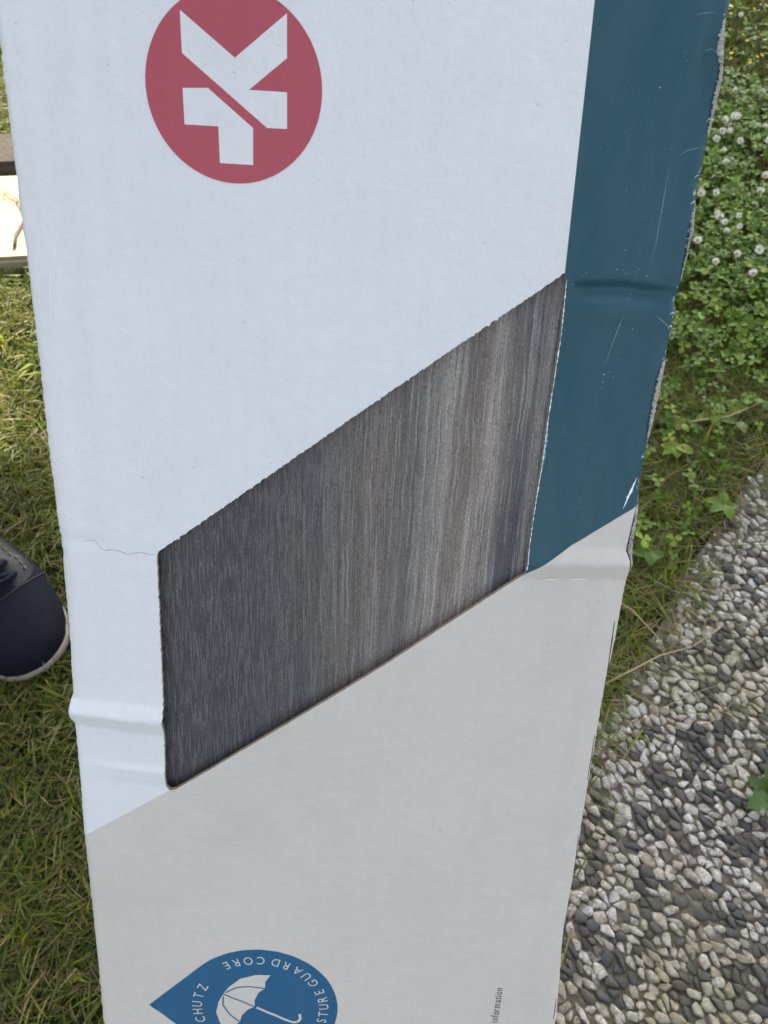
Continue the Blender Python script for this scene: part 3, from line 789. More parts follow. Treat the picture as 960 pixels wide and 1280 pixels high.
strip([tuple(apex - ax * 0.5), tuple(hub)], 0.26, 0.00022, 'umbrella_rib', M['blue'], drop_e)
strip(HANDLE + [(-15.6, 444.2), (-13.6, 445.0), (-12.6, 447.0), (-13.1, 449.9)], 0.62, 0.00018, 'umbrella_handle', M['grey'], drop_e, step=0.5)

def glyph(ch):
    cu = bpy.data.curves.new('glyph', 'FONT'); cu.body = ch; cu.size = 1.0; cu.fill_mode = 'FRONT'; cu.resolution_u = 4
    ob = bpy.data.objects.new('glyph', cu); COL.objects.link(ob)
    dg = bpy.context.evaluated_depsgraph_get()
    me = bpy.data.meshes.new_from_object(ob.evaluated_get(dg))
    vs = [(v.co.x, v.co.y) for v in me.vertices]; fs = [list(p.vertices) for p in me.polygons]
    bpy.data.objects.remove(ob); bpy.data.curves.remove(cu); bpy.data.meshes.remove(me)
    return vs, fs
ADV = {' ': 0.30}
def text_mesh(name, items, mat, parent, lift=0.0002):
    """items: (char, origin mm, angle, size mm, x-squeeze); glyphs centred on the origin across, baseline at it"""
    V, Fc = [], []
    for ch, (ox, oy), an, size, sq in items:
        vs, fs = glyph(ch)
        if not vs: continue
        xs = [p[0] for p in vs]; cx = (min(xs) + max(xs)) / 2
        o = len(V)
        for x, y in vs:
            x = (x - cx) * size * sq; y = y * size
            u = ox + x * math.cos(an) - y * math.sin(an); v = oy + x * math.sin(an) + y * math.cos(an)
            V.append((u / 1000, v / 1000, hgt(u / 1000, v / 1000) + lift))
        Fc += [[i + o for i in f] for f in fs]
    return pymesh(name, V, Fc, mat, parent)
# lettering with its feet on the outer rim, running anticlockwise; placed from the spacing seen on the carton
def polar(p): return math.atan2(p[1] - dc[1], p[0] - dc[0])
it = []
word = 'EROC DRAUGERUTS'                     # clockwise order of 'STUREGUARD CORE' from the top left
angs = [polar(p) for p in TXT1]
seq = [c for c in word if c != ' ']
R1 = 31.6
for c, a in zip(seq, angs):
    it.append((c, (dc[0] + R1 * math.cos(a), dc[1] + R1 * math.sin(a)), a + math.pi / 2, 6.4, 0.86))
step_a = 0.135
for k, c in enumerate('IOM'):
    a = angs[-1] - step_a * (k + 1) * (0.85 if c == 'I' else 1)
    it.append((c, (dc[0] + R1 * math.cos(a), dc[1] + R1 * math.sin(a)), a + math.pi / 2, 6.4, 0.86))
text_mesh('lettering', it, M['grey'], drop_e)
it = []
for c, p in zip('ZTUHC', TXT2):
    a = polar(p); r2 = 25.6
    it.append((c, (dc[0] + r2 * math.cos(a), dc[1] + r2 * math.sin(a)), a - math.pi / 2, 6.6, 0.84))
a = polar(TXT2[-1]) + 0.19
it.append(('S', (dc[0] + 25.6 * math.cos(a), dc[1] + 25.6 * math.sin(a)), a - math.pi / 2, 6.6, 0.84))
text_mesh('lettering', it, M['grey'], drop_e)
# the word beside the (omitted) code, reading upwards
it = []
w = 'information'; wid = [0.55, 1.1, 0.65, 1.1, 0.75, 1.65, 1.0, 0.65, 0.55, 1.1, 1.1]
y = 447.6; sc = (470.6 - 447.6) / sum(wid)
for c, k in zip(w, wid):
    y += k * sc / 2
    it.append((c, (77.9, y), math.pi / 2, 5.0, 0.80)); y += k * sc / 2
text_mesh('lettering', it, M['ink'], front, 0.00012)['label'] = 'small dark word printed upwards near the foot'

# scuffs, scratches and torn edges
for s in SCRATCH_TEAL:
    ln = sum(math.dist(s[i], s[i + 1]) for i in range(len(s) - 1))
    big = abs(s[0][0] - 97.16) < 0.1
    strip(s, 0.40 if big else 0.075 if ln > 3 else 0.14, 0.0001, 'scratch', M['scratch'] if big else M['scratch_blue'], front, True, 0.8, 0.3)
for s in SCRATCH_WHITE:
    strip(s, 0.11, 0.0001, 'scratch', M['scratch'], front, True, 0.8, 0.25)
for k in range(70):                                          # specks where the ink has flaked, along the worn line of the blue band
    if k < 34: v = random.uniform(700, 845); u = 83.5 + (v - 766) * 0.075 + random.gauss(0, 1.0)
    elif k < 50: v = random.uniform(774, 780); u = random.uniform(66, 97)
    else: v = random.uniform(705, 848); u = random.uniform(66, 98)
    q = random.uniform(0.04, 0.12); a = random.uniform(0, 6.28)
    strip([(u, v), (u + q * 2.2 * math.cos(a), v + q * 2.2 * math.sin(a))], q, 0.00011, 'fleck', M['scratch_blue'] if k % 5 else M['scratch'], front, False, 0.1, 0.3)
rim = resample(RIM, 0.7)
strip([(u + 0.07, v) for u, v in rim], 0.10, 0.00012, 'worn_rim', M['scratch'], front, False, 0.5, 0.7)
strip([(u + 0.35 + 0.2 * noise.noise(Vector((v, 0, 0))), v) for u, v in rim if 714 < v < 730], 0.28, 0.0001, 'worn_rim', M['scratch_blue'], front, True, 0.4, 0.8)
def torn(a, b):
    A = np.array(a); B = np.array(b); n = 5
    ta = np.linspace(0, 1, len(A)); tt = np.linspace(0, 1, 150)
    AA = np.c_[np.interp(tt, ta, A[:, 0]), np.interp(tt, ta, A[:, 1])]; BB = np.c_[np.interp(tt, np.linspace(0, 1, len(B)), B[:, 0]), np.interp(tt, np.linspace(0, 1, len(B)), B[:, 1])]
    V, Fc = [], []
    for i in range(150):
        end = min(1.0, 6 * min(tt[i], 1 - tt[i]) + 0.05)
        for k in range(n + 1):
            s = k / n
            p = AA[i] * (1 - s) + BB[i] * s
            p[0] += 0.22 * noise.noise(Vector((p[1] * 1.7, k, 2))) + ((0.55 * random.uniform(-1, 0.6)) if k == 0 else 0.12 * random.uniform(-1, 1) if k < n else 0)
            lift = 0.00012 + end * (0.0001 + 0.0007 * abs(noise.noise(Vector((p[0] * 2.6, p[1] * 0.9, 7)))) + 0.00035 * random.random())
            uu = min(p[0] / 1000, edge_r(p[1] / 1000) - 0.0001)
            V.append((uu, p[1] / 1000, hgt(uu, p[1] / 1000) + lift))
    for i in range(149):
        for k in range(n):
            a_ = i * (n + 1) + k; Fc.append((a_, a_ + 1, a_ + n + 2, a_ + n + 1))
    return pymesh('torn_edge', V, Fc, M['torn'], front)
for a, b in TORN: torn(a, b)
for k in range(110):                                         # loose paper fibres on the worn right edge
    v = random.choice((random.uniform(786, 812), random.uniform(752, 776), random.uniform(820, 848), random.uniform(700, 752)))
    u = edge_r(v / 1000) * 1000 - random.uniform(0.3, 1.0); L = random.uniform(0.5, 2.0)
    a = random.uniform(2.4, 4.4)
    strip([(u, v), (u + L * 0.5 * math.cos(a), v + L * 0.5 * math.sin(a)), (u + L * math.cos(a + 0.5), v + L * math.sin(a + 0.5))], 0.07, 0.00014, 'paper_fibre', M['scratch'], front, True, 0.4, 0.2)
# bent lip along the fold under the blue band
strip([(69.5, 673.9), (72, 674.25), (75.5, 674.2)], 0.24, 0.00045, 'paper_fibre', M['scratch'], front, True, 0.5, 0.3)
strip([(79, 674.2), (86, 674.6)], 0.16, 0.00025, 'paper_fibre', M['scratch'], front, True, 0.5, 0.3)

# the plank seen through the window: lies in the carton, a thing of its own
plank = empty('laminate_plank', FOOT, BOXM.to_euler())
tag(plank, 'dark grey oak laminate plank showing through the slanted window of the carton', 'floor plank')
bm = bmesh.new()
V, Fc = slab_box(-0.0965, 0.0965, 0.070, 1.20, -0.0124, -0.0042)
bv = [bm.verts.new(v) for v in V]
for f in Fc: bm.faces.new([bv[i] for i in f])
bmesh.ops.bevel(bm, geom=bm.edges[:], offset=0.0007, segments=2, affect='EDGES')
me = bpy.data.meshes.new('decor_board'); bm.to_mesh(me); bm.free()
link('decor_board', me, M['plank'], plank)
for x0, x1, z0, z1 in ((0.0966, 0.0982, -0.0118, -0.0092),):
    MB().add(slab_box(x0, x1, 0.072, 1.198, z0, z1)).build('tongue', M['kraft'], plank)

# ------------------------------------------------------------------ grass, straw and clover
def wob_arr(x, y):
    a = (x - PA.x) * PD.x + (y - PA.y) * PD.y
    return np.array([path_wobble(px, py) for px, py in zip(x, y)])
def blades(n, x0, x1, y0, y1, Lr, Wr, lean, palette, segs=3, fade=0.0, z0=-0.004, over=0.02):
    x = rng.uniform(x0, x1, n); y = rng.uniform(y0, y1, n)
    s = (x - PA.x) * PN.x + (y - PA.y) * PN.y
    keep = (s < over * rng.uniform(-1, 1, n) ** 3) | (s > 1.17)
    x, y = x[keep], y[keep]; n = len(x)
    # tufts: density follows a noise field
    f = np.array([noise.noise(Vector((a * 14, b * 14, 2.0))) for a, b in zip(x, y)])
    keep = rng.uniform(-0.9, 0.7, n) < f + 0.25
    x, y, f = x[keep], y[keep], f[keep]; n = len(x)
    az = rng.uniform(0, 2 * np.pi, n) + f * 2
    L = rng.uniform(*Lr, n) * (1 + 0.35 * f); W = rng.uniform(*Wr, n)
    th = np.clip(rng.normal(lean[0], lean[1], n), 0.05, 1.5); droop = rng.uniform(0.1, 0.9, n)
    twist = rng.uniform(-0.7, 0.7, n)
    pal = np.array(palette); ci = rng.integers(0, len(pal), n)
    c = pal[ci] * rng.uniform(0.75, 1.25, (n, 1))
    dirx, diry = np.cos(az), np.sin(az)
    rows = segs + 1
    V = np.zeros((n, 2 * segs + 1, 3), np.float32)
    for i in range(rows):
        t = i / segs
        hh = L * (np.sin(th) * t + 0.45 * droop * t * t)
        zz = L * (np.cos(th) * t - 0.42 * droop * np.cos(th) * t * t)
        bend = L * twist * 0.25 * t * t
        px = x + dirx * hh - diry * bend; py = y + diry * hh + dirx * bend; pz = z0 + np.maximum(zz, 0.002 * t)
        w = W * 0.5 * (1 - 0.75 * t ** 1.6)
        if i < segs:
            V[:, 2 * i, 0] = px - diry * w; V[:, 2 * i, 1] = py + dirx * w; V[:, 2 * i, 2] = pz
            V[:, 2 * i + 1, 0] = px + diry * w; V[:, 2 * i + 1, 1] = py - dirx * w; V[:, 2 * i + 1, 2] = pz + w * 0.5
        else:
            V[:, 2 * i, 0] = px; V[:, 2 * i, 1] = py; V[:, 2 * i, 2] = pz
    tris = []
    for i in range(segs - 1): tris += [(2 * i, 2 * i + 1, 2 * i + 3), (2 * i, 2 * i + 3, 2 * i + 2)]
    tris.append((2 * segs - 2, 2 * segs - 1, 2 * segs))
    k = 2 * segs + 1
    T = (np.array(tris)[None] + (np.arange(n) * k)[:, None, None]).reshape(-1, 3)
    return V.reshape(-1, 3), T, np.repeat(c, k, 0)
def merge(name, parts, mat, smooth=True):
    o = 0; VV, TT, CC = [], [], []
    for v, t, c in parts:
        VV.append(v); TT.append(t + o); CC.append(c); o += len(v)
    me = tri_mesh(name, np.concatenate(VV), np.concatenate(TT), np.concatenate(CC))
    return link(name, me, mat, None, smooth)
GREEN = [(0.129, 0.179, 0.013), (0.168, 0.213, 0.018), (0.095, 0.146, 0.013), (0.213, 0.235, 0.027), (0.151, 0.185, 0.029), (0.246, 0.235, 0.045)]
LUSH = [(0.144, 0.24, 0.014), (0.186, 0.276, 0.018), (0.108, 0.198, 0.014), (0.228, 0.288, 0.034)]
STRAW = [(0.30, 0.23, 0.12), (0.22, 0.165, 0.085), (0.38, 0.31, 0.18), (0.16, 0.11, 0.06), (0.26, 0.22, 0.10)]
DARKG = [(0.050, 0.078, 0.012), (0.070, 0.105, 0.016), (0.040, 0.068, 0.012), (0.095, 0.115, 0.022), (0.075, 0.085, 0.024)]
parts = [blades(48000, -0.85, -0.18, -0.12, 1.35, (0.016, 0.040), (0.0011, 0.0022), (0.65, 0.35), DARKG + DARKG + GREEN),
         blades(42000, 0.10, 0.85, 0.10, 0.85, (0.018, 0.046), (0.0011, 0.0023), (0.95, 0.35), GREEN + LUSH + LUSH),
         blades(30000, 0.10, 1.00, 0.85, 1.90, (0.018, 0.040), (0.0012, 0.0024), (0.70, 0.35), GREEN),
         blades(12000, 0.05, 0.60, 0.00, 0.70, (0.030, 0.070), (0.0010, 0.0024), (1.05, 0.3), GREEN + LUSH, over=0.075),
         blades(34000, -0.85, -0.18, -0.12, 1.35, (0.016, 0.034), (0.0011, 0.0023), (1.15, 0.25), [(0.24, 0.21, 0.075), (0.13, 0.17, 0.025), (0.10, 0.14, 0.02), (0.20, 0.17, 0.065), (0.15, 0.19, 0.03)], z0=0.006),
         blades(90000, -1.8, 2.0, -0.8, 3.0, (0.020, 0.045), (0.0015, 0.0030), (0.65, 0.35), GREEN, 2),
         blades(60000, -3.4, 3.4, -1.8, 5.0, (0.030, 0.060), (0.003, 0.006), (0.7, 0.35), GREEN, 2)]
tag(merge('lawn_grass', parts, M['grass']), 'short green grass blades of the lawn', 'grass', kind='stuff')
parts = [blades(15000, -0.80, -0.18, -0.12, 1.35, (0.014, 0.042), (0.0008, 0.0019), (1.25, 0.25), STRAW, z0=0.001),
         blades(11000, 0.10, 0.85, 0.10, 0.85, (0.016, 0.055), (0.0008, 0.0018), (1.25, 0.25), STRAW, z0=0.002, over=0.05),
         blades(5000, 0.05, 0.60, 0.00, 0.70, (0.020, 0.060), (0.0007, 0.0016), (1.35, 0.2), STRAW, z0=0.008, over=0.085),
         blades(9000, 0.15, 1.00, 0.85, 1.90, (0.016, 0.045), (0.0009, 0.0020), (1.2, 0.25), STRAW, z0=0.002),
         blades(14000, -1.8, 2.0, -0.8, 3.0, (0.020, 0.045), (0.0012, 0.0026), (1.2, 0.25), STRAW, 2)]
tag(merge('dry_thatch', parts, M['grass']), 'dry straw-coloured thatch lying between the grass blades', 'dry grass', kind='stuff')

def clovers(n, x0, x1, y0, y1, size, palette, zr):
    x = rng.uniform(x0, x1, n); y = rng.uniform(y0, y1, n)
    s = (x - PA.x) * PN.x + (y - PA.y) * PN.y
    f = np.array([noise.noise(Vector((a * 7, b * 7, 6.0))) for a, b in zip(x, y)])
    keep = (s < -0.02) & (rng.uniform(-0.75, 0.5, n) < f + 0.1)
    x, y = x[keep], y[keep]; n = len(x)
    z = rng.uniform(*zr, n); R = rng.uniform(*size, n); az = rng.uniform(0, 6.28, n)
    tx, ty = rng.normal(0, 0.28, n), rng.normal(0, 0.28, n)
    c = np.array(palette)[rng.integers(0, len(palette), n)] * rng.uniform(0.75, 1.25, (n, 1))
    prof = [(0.0, 0.0), (0.45, -0.36), (0.85, -0.42), (1.05, -0.18), (0.98, 0.0), (1.05, 0.18), (0.85, 0.42), (0.45, 0.36)]
    k = len(prof) + 1
    V = np.zeros((n, 3 * k, 3), np.float32); tris = []
    for L in range(3):
        a = az + L * 2.094 + rng.normal(0, 0.12, n); ca, sa = np.cos(a), np.sin(a)
        pts = [(0.5, 0.0)] + prof
        for i, (p, q) in enumerate(pts):
            dx = R * (p * ca - q * sa); dy = R * (p * sa + q * ca)
            V[:, L * k + i, 0] = x + dx; V[:, L * k + i, 1] = y + dy
            V[:, L * k + i, 2] = z + dx * tx + dy * ty + R * (0.35 * abs(q) - 0.10 * p * p)
        for i in range(len(prof)): tris.append((L * k, L * k + 1 + i, L * k + 1 + (i + 1) % len(prof)))
    T = (np.array(tris)[None] + (np.arange(n) * 3 * k)[:, None, None]).reshape(-1, 3)
    return V.reshape(-1, 3), T, np.repeat(c, 3 * k, 0)
CLV = [(0.127, 0.247, 0.016), (0.167, 0.293, 0.02), (0.092, 0.19, 0.014), (0.224, 0.316, 0.032)]
parts = [clovers(7500, 0.28, 0.95, 0.70, 1.30, (0.0050, 0.0092), CLV, (0.016, 0.042)),
         clovers(650, 0.15, 0.60, 0.36, 0.72, (0.0045, 0.0085), CLV, (0.012, 0.034)),
         clovers(900, 0.40, 1.0, 1.30, 1.8, (0.005, 0.009), CLV, (0.012, 0.03)),
         clovers(150, -0.75, -0.25, -0.05, 0.7, (0.003, 0.006), DARKG, (0.006, 0.02)),
         clovers(3000, 0.1, 1.8, 0.3, 2.6, (0.006, 0.011), CLV, (0.012, 0.034))]
tag(merge('clover_leaves', parts, M['clover']), 'bed of green clover leaves in the lawn', 'clover', kind='stuff')

# white clover heads, each on its stem
def clover_heads(seed, old):
    r = random.Random(seed); V, Fc, mi = [], [], []
    for k in range(46):
        u = 1 - 1.75 * (k + 0.5) / 46; an = k * 2.39996 + r.uniform(-.2, .2); q = math.sqrt(max(0, 1 - u * u))
        d = Vector((q * math.cos(an), q * math.sin(an), u)); t = Vector((-math.sin(an), math.cos(an), 0))
        tip_ = d * r.uniform(0.90, 1.08) + Vector((0, 0, 0.14)); base = d * 0.35; b2 = d.cross(t)
        o = len(V); w = 0.15
        V += [base, (base + tip_) / 2 + t * w + d * .15, tip_ + t * 0.05, tip_ - t * 0.05, (base + tip_) / 2 - t * w + d * .15, (base + tip_) / 2 + b2 * 0.10 + d * 0.22]
        Fc += [(o, o + 1, o + 5), (o + 1, o + 2, o + 5), (o + 2, o + 3, o + 5), (o + 3, o + 4, o + 5), (o + 4, o, o + 5)]
        mi += [1 if (u < -0.3 and old) else 0] * 5
    me = bpy.data.meshes.new('flower_head'); me.from_pydata([tuple(v) for v in V], [], Fc)
    me.polygons.foreach_set('material_index', mi); me.materials.append(M['petal']); me.materials.append(M['petal_old']); me.update()
    return me
heads = [clover_heads(3, False), clover_heads(5, True), clover_heads(9, True)]
sv, sf = tube([(0, 0, 0), (0.006, 0.003, 0.5), (0, 0, 1.0)], [0.0010, 0.0009, 0.0008], 5)
stem_me = bpy.data.meshes.new('stem'); stem_me.from_pydata([tuple(v) for v in sv], [], sf); stem_me.materials.append(M['stem'])
FLAB = {0: 'white clover flower highest up, near the yellow flowers in the top right corner', 1: 'lone white clover flower below the yellow ones, above the clover patch',
        17: 'white clover flower half hidden behind the frayed blue carton edge', 23: 'cream clover flower right beside the torn blue carton edge', 28: 'lowest white clover flower, nearest to the pebble path'}
def clover_flower(x, y, r, i):
    hz = random.uniform(0.044, 0.056)
    e = empty('clover_flower', (x, y, 0))
    tag(e, 'small round white clover flower head among the clover right of the carton', 'flower', 'white clover flowers right of the carton')
    if i in FLAB: e['label'] = FLAB[i]
    h = bpy.data.objects.new('flower_head', heads[i % 3]); h.location = (0, 0, hz); h.scale = (r, r, r * 0.92)
    h.rotation_euler = (random.uniform(-.5, .5), random.uniform(-.5, .5), random.uniform(0, 6)); h.parent = e; COL.objects.link(h)
    s = bpy.data.objects.new('stem', stem_me); s.scale = (1, 1, hz); s.parent = e; COL.objects.link(s)
for i, (x, y) in enumerate(FLOWERS): clover_flower(x, y, random.uniform(0.0042, 0.0064), i)
# small yellow flowers further off
V, Fc = [], []
for k in range(5):
    a = k * 1.2566
    def pt(r, da, z): return (r * math.cos(a + da), r * math.sin(a + da), z)
    o = len(V); V += [(0, 0, 0), pt(0.55, -0.55, 0.22), pt(1.0, -0.38, 0.38), pt(1.08, 0.0, 0.36), pt(1.0, 0.38, 0.38), pt(0.55, 0.55, 0.22)]
    Fc += [(o, o + 1, o + 2), (o, o + 2, o + 3), (o, o + 3, o + 4), (o, o + 4, o + 5)]
yel = bpy.data.meshes.new('petals'); yel.from_pydata(V, [], Fc); yel.materials.append(M['yellow'])
for i, (x, y) in enumerate(YELLOW):
    e = empty('yellow_flower', (x, y, 0))
    tag(e, 'tiny yellow meadow flower in the grass near the top right corner', 'flower', 'tiny yellow flowers in the lawn')
    h = bpy.data.objects.new('petals', yel); q = random.uniform(0.0026, 0.0036); h.scale = (q, q, q); h.location = (0, 0, 0.034); h.rotation_euler = (random.uniform(-.4, .4), random.uniform(-.4, .4), random.uniform(0, 6)); h.parent = e; COL.objects.link(h)
    s = bpy.data.objects.new('stem', stem_me); s.scale = (0.7, 0.7, 0.034); s.parent = e; COL.objects.link(s)

# broad-leaved weeds
def leaf_geo(L, W, curl, toothed=0.0, n=7):
    V, Fc = [], []
    for i in range(n + 1):
        t = i / n
        w = W * (math.sin(math.pi * min(1, t ** 0.85)) ** 0.8 + 0.06 * (1 - t)) * (1 + (toothed if i % 2 else -toothed))
        z = L * (0.45 * t - curl * t * t)
        V += [(L * t, -w, z + 0.25 * w), (L * t, 0, z), (L * t, w, z + 0.25 * w)]
    for i in range(n):
        for k in (0, 1): a = 3 * i + k; Fc.append((a, a + 1, a + 4, a + 3))
    return V, Fc
def weed(x, y, col, n, L, W, label, curl=0.4, toothed=0.0, name='broadleaf_weed', z=0.0, az0=None):
    e = empty(name, (x, y, z)); tag(e, label, 'weed', 'broad-leaved weeds by the path' if name == 'broadleaf_weed' else None)
    for k in range(n):
        v, f = leaf_geo(L * random.uniform(0.7, 1.1), W * random.uniform(0.8, 1.1), curl, toothed)
        me = bpy.data.meshes.new('leaf'); me.from_pydata(v, [], f)
        a = me.attributes.new('tint', 'FLOAT_COLOR', 'POINT'); c = tuple(q * random.uniform(0.85, 1.15) for q in col) + (1,)
        a.data.foreach_set('color', list(c) * len(v))
        o = link('leaf', me, M['clover'], e, True)
        o.rotation_euler = (0, random.uniform(-0.15, 0.1), (az0 or 0) + 6.283 * k / n + random.uniform(-.3, .3)); o.location = (0, 0, 0.004 + 0.002 * k)
WL = ['pale broad-leaved weed among the clover right of the blue band', 'pale green broad-leaved weed between carton and path, with one long flat leaf',
      'broad-leaved weed at the right edge of the picture just above the path', 'bright yellow-green weed rosette close to the carton edge',
      'small bright weed just above the yellow-green rosette', 'green broad-leaved weed at the edge of the pebble path', 'dark green weed leaf beside the fold at the carton edge']
WC = [(0.16, 0.26, 0.045), (0.23, 0.28, 0.06), (0.16, 0.22, 0.06), (0.22, 0.31, 0.022), (0.25, 0.31, 0.025), (0.14, 0.24, 0.025), (0.10, 0.20, 0.025)]
WS = [(4, 0.021, 0.007), (4, 0.026, 0.006), (4, 0.022, 0.006), (7, 0.020, 0.006), (5, 0.014, 0.005), (5, 0.022, 0.006), (4, 0.021, 0.007)]
for (x, y), l, c, (n, L, W) in zip(WEEDS, WL, WC, WS): weed(x, y, c, n, L, W, l, z=0.010)
weed(PATHWEED[0][0] + 0.012, PATHWEED[0][1] - 0.004, (0.075, 0.145, 0.030), 5, 0.030, 0.008, 'dark green toothed weed growing out of the pebble path at the right edge', 0.25, 0.22, 'path_weed', 0.012, 1.2)
# a dry tuft on the path and a long straw lying over its edge
e = empty('dry_grass_tuft', (PATHWEED[1][0], PATHWEED[1][1], 0.008)); tag(e, 'little dry yellowish grass tuft growing between the path pebbles', 'grass tuft')
for k in range(9):
    a = random.uniform(0, 6.28); L = random.uniform(0.02, 0.042); lean = random.uniform(0.3, 0.9)
    pts = [(math.cos(a) * L * lean * t * (0.4 + 0.6 * t), math.sin(a) * L * lean * t * (0.4 + 0.6 * t), L * (1 - 0.45 * lean) * t) for t in (0, .33, .66, 1)]
    MB().add(tube(pts, [0.0007, 0.0006, 0.0005, 0.0002], 4)).build('blade', M['straw'] if k % 3 else M['stem'], e)
def straw(pts, label, r=0.0009):
    V, Fc = tube(pts, [r * (1 - 0.6 * i / (len(pts) - 1)) for i in range(len(pts))], 6)
    tag(pymesh('dry_straw', V, Fc, M['straw'], None, True), label, 'straw', 'long dry straws over the path edge')
x1, y1 = PATHWEED[2]; x2, y2 = PATHWEED[3]
straw([(x1 - 0.01, y1 - 0.006, 0.016), (lerp(x1, x2, .3), lerp(y1, y2, .3) + 0.001, 0.019), (lerp(x1, x2, .6), lerp(y1, y2, .6) + 0.004, 0.021), (x2, y2, 0.022), (x2 + 0.035, y2 + 0.022, 0.020)], 'long pale dry straw lying from the carton edge across the pebbles', 0.0011)
straw([(0.245, 0.345, 0.020), (0.262, 0.330, 0.024), (0.285, 0.300, 0.020), (0.290, 0.272, 0.016)], 'thin dry straw bending down over the path edge beside the carton')
straw([(0.37, 0.575, 0.03), (0.42, 0.585, 0.028), (0.47, 0.610, 0.026)], 'dry straw lying in the grass at the right edge above the path', 0.0013)

# ------------------------------------------------------------------ pale slab, stone and stand-in twig at the far left
def rough_block(name, poly, z0, z1, mat, seed, bev=0.006):
    bm = bmesh.new()
    lo = [bm.verts.new((x, y, z0)) for x, y in poly]; hi = [bm.verts.new((x, y, z1)) for x, y in poly]
    n = len(poly)
    bm.faces.new(lo[::-1]); top = bm.faces.new(hi)
    for i in range(n): bm.faces.new((lo[i], lo[(i + 1) % n], hi[(i + 1) % n], hi[i]))
    bmesh.ops.bevel(bm, geom=[e for e in bm.edges], offset=bev, segments=2, affect='EDGES')
    bmesh.ops.triangulate(bm, faces=[f for f in bm.faces if len(f.verts) > 4])
    bmesh.ops.subdivide_edges(bm, edges=bm.edges[:], cuts=2, use_grid_fill=True)
    for v in bm.verts: v.co += Vector((1, 1, 0.5)) * (0.003 * noise.noise(v.co * 28 + Vector((seed, 0, 0))))
    me = bpy.data.meshes.new(name); bm.to_mesh(me); bm.free()
    return link(name, me, mat, None, False)
tag(rough_block('paving_slab', [(-0.98, 0.880), (-0.70, 0.850), (-0.46, 0.868), (-0.452, 0.96), (-0.47, 1.055), (-0.72, 1.040), (-0.97, 1.06)], -0.02, 0.028, M['pale_stone'], 4), 'pale sunlit stone slab in the grass at the far left edge', 'slab')
tag(rough_block('kerb_stone', [(-0.99, 1.080), (-0.72, 1.062), (-0.50, 1.075), (-0.44, 1.10), (-0.46, 1.155), (-0.75, 1.14), (-0.99, 1.165)], -0.02, 0.034, M['grey_stone'], 9), 'grey-brown kerb stone behind the pale slab at the far left edge', 'stone')
m = MB()  # twig laid on the slab in place of a branch shadow
B0 = Vector((-0.522, 0.885, 0.031))
def branch(p, d, L, r, depth):
    pts = [p]; q = p.copy(); dd = d.copy()
    for i in range(4):
        dd = (dd + Vector((random.uniform(-.3, .3), random.uniform(-.3, .3), 0))).normalized(); q = q + dd * L / 4; q.z = 0.030 + r * 1.2; pts.append(q.copy())
    m.add(tube(pts, [r * (1 - 0.15 * i) for i in range(5)], 5))
    if depth:
        for i in (2, 3, 4):
            a = random.choice((-1, 1)) * random.uniform(0.4, 0.9); c, s = math.cos(a), math.sin(a)
            branch(pts[i], Vector((dd.x * c - dd.y * s, dd.x * s + dd.y * c, 0)), L * 0.6, r * 0.55, depth - 1)
random.seed(23)
branch(B0, Vector((-0.42, 0.9, 0)), 0.085, 0.0026, 3)
tag(m.build('shadow_twig', M['twig'], None, True), 'bare forked twig standing in for a branch shadow on the pale slab at far left', 'twig')

# ------------------------------------------------------------------ the person whose shoe shows at the left
def catmull(tab, t):
    xs = [a for a, _ in tab]; ys = [b for _, b in tab]
    i = max(0, min(len(xs) - 2, int(np.searchsorted(xs, t) - 1)))
    u = (t - xs[i]) / (xs[i + 1] - xs[i])
    def sl(k):
        a, b = max(0, k - 1), min(len(xs) - 1, k + 1)
        return (ys[b] - ys[a]) / (xs[b] - xs[a]) * (xs[i + 1] - xs[i])
    m0, m1 = sl(i), sl(i + 1)
    return (2*u**3-3*u*u+1)*ys[i] + (u**3-2*u*u+u)*m0 + (-2*u**3+3*u*u)*ys[i+1] + (u**3-u*u)*m1
SL = 0.295
HW = [(0, 0.0), (0.012, 0.017), (0.05, 0.0335), (0.11, 0.0440), (0.22, 0.0515), (0.34, 0.0530), (0.5, 0.0450), (0.65, 0.0390), (0.8, 0.0370), (0.92, 0.0300), (0.98, 0.0150), (1, 0.0)]
TOP = [(0, 0.030), (0.03, 0.041), (0.10, 0.050), (0.20, 0.055), (0.28, 0.062), (0.40, 0.078), (0.55, 0.096), (0.7, 0.100), (0.9, 0.098), (1.0, 0.085)]
SZ = 0.0165
def shoe_pt(t, phi, lift=0.0):
    """phi from -90 (left sole edge) over 0 (ridge) to 90 degrees (right); local frame: toe tip at 0, heel at -Y"""
    hw = max(0.0, catmull(HW, t)) ; top = catmull(TOP, t)
    c, s = math.cos(phi), math.sin(phi)
    e = 0.72 if t < 0.35 else 0.85
    x = hw * (abs(s) ** e) * (1 if s > 0 else -1) * (1 + 0.07 * sst(0.12, 0.3, t) * math.sin(2 * abs(phi))); z = SZ - 0.004 + (top - SZ + 0.004) * (abs(c) ** e)
    d = Vector((s, 0.35 if t < 0.2 else 0.0, c * 0.9)).normalized()
    y = -SL * t - (0.004 * max(0, 1 - t / 0.12) * (z - SZ) / 0.03)
    return Vector((x, y, z)) + d * lift
def patch(t0, t1, p0, p1, nt, np_, lift, warp=None):
    V, Fc = [], []
    for i in range(nt + 1):
        for j in range(np_ + 1):
            a, b = i / nt, j / np_
            t = lerp(t0, t1, a); p = lerp(p0, p1, b)
            if warp: t, p = warp(a, b, t, p)
            l = lift * min(1.0, 6 * min(a, 1 - a, b, 1 - b) + 0.08)
            V.append(shoe_pt(t, p, l))
    for i in range(nt):
        for j in range(np_): q = i * (np_ + 1) + j; Fc.append((q, q + 1, q + np_ + 2, q + np_ + 1))
    return V, Fc
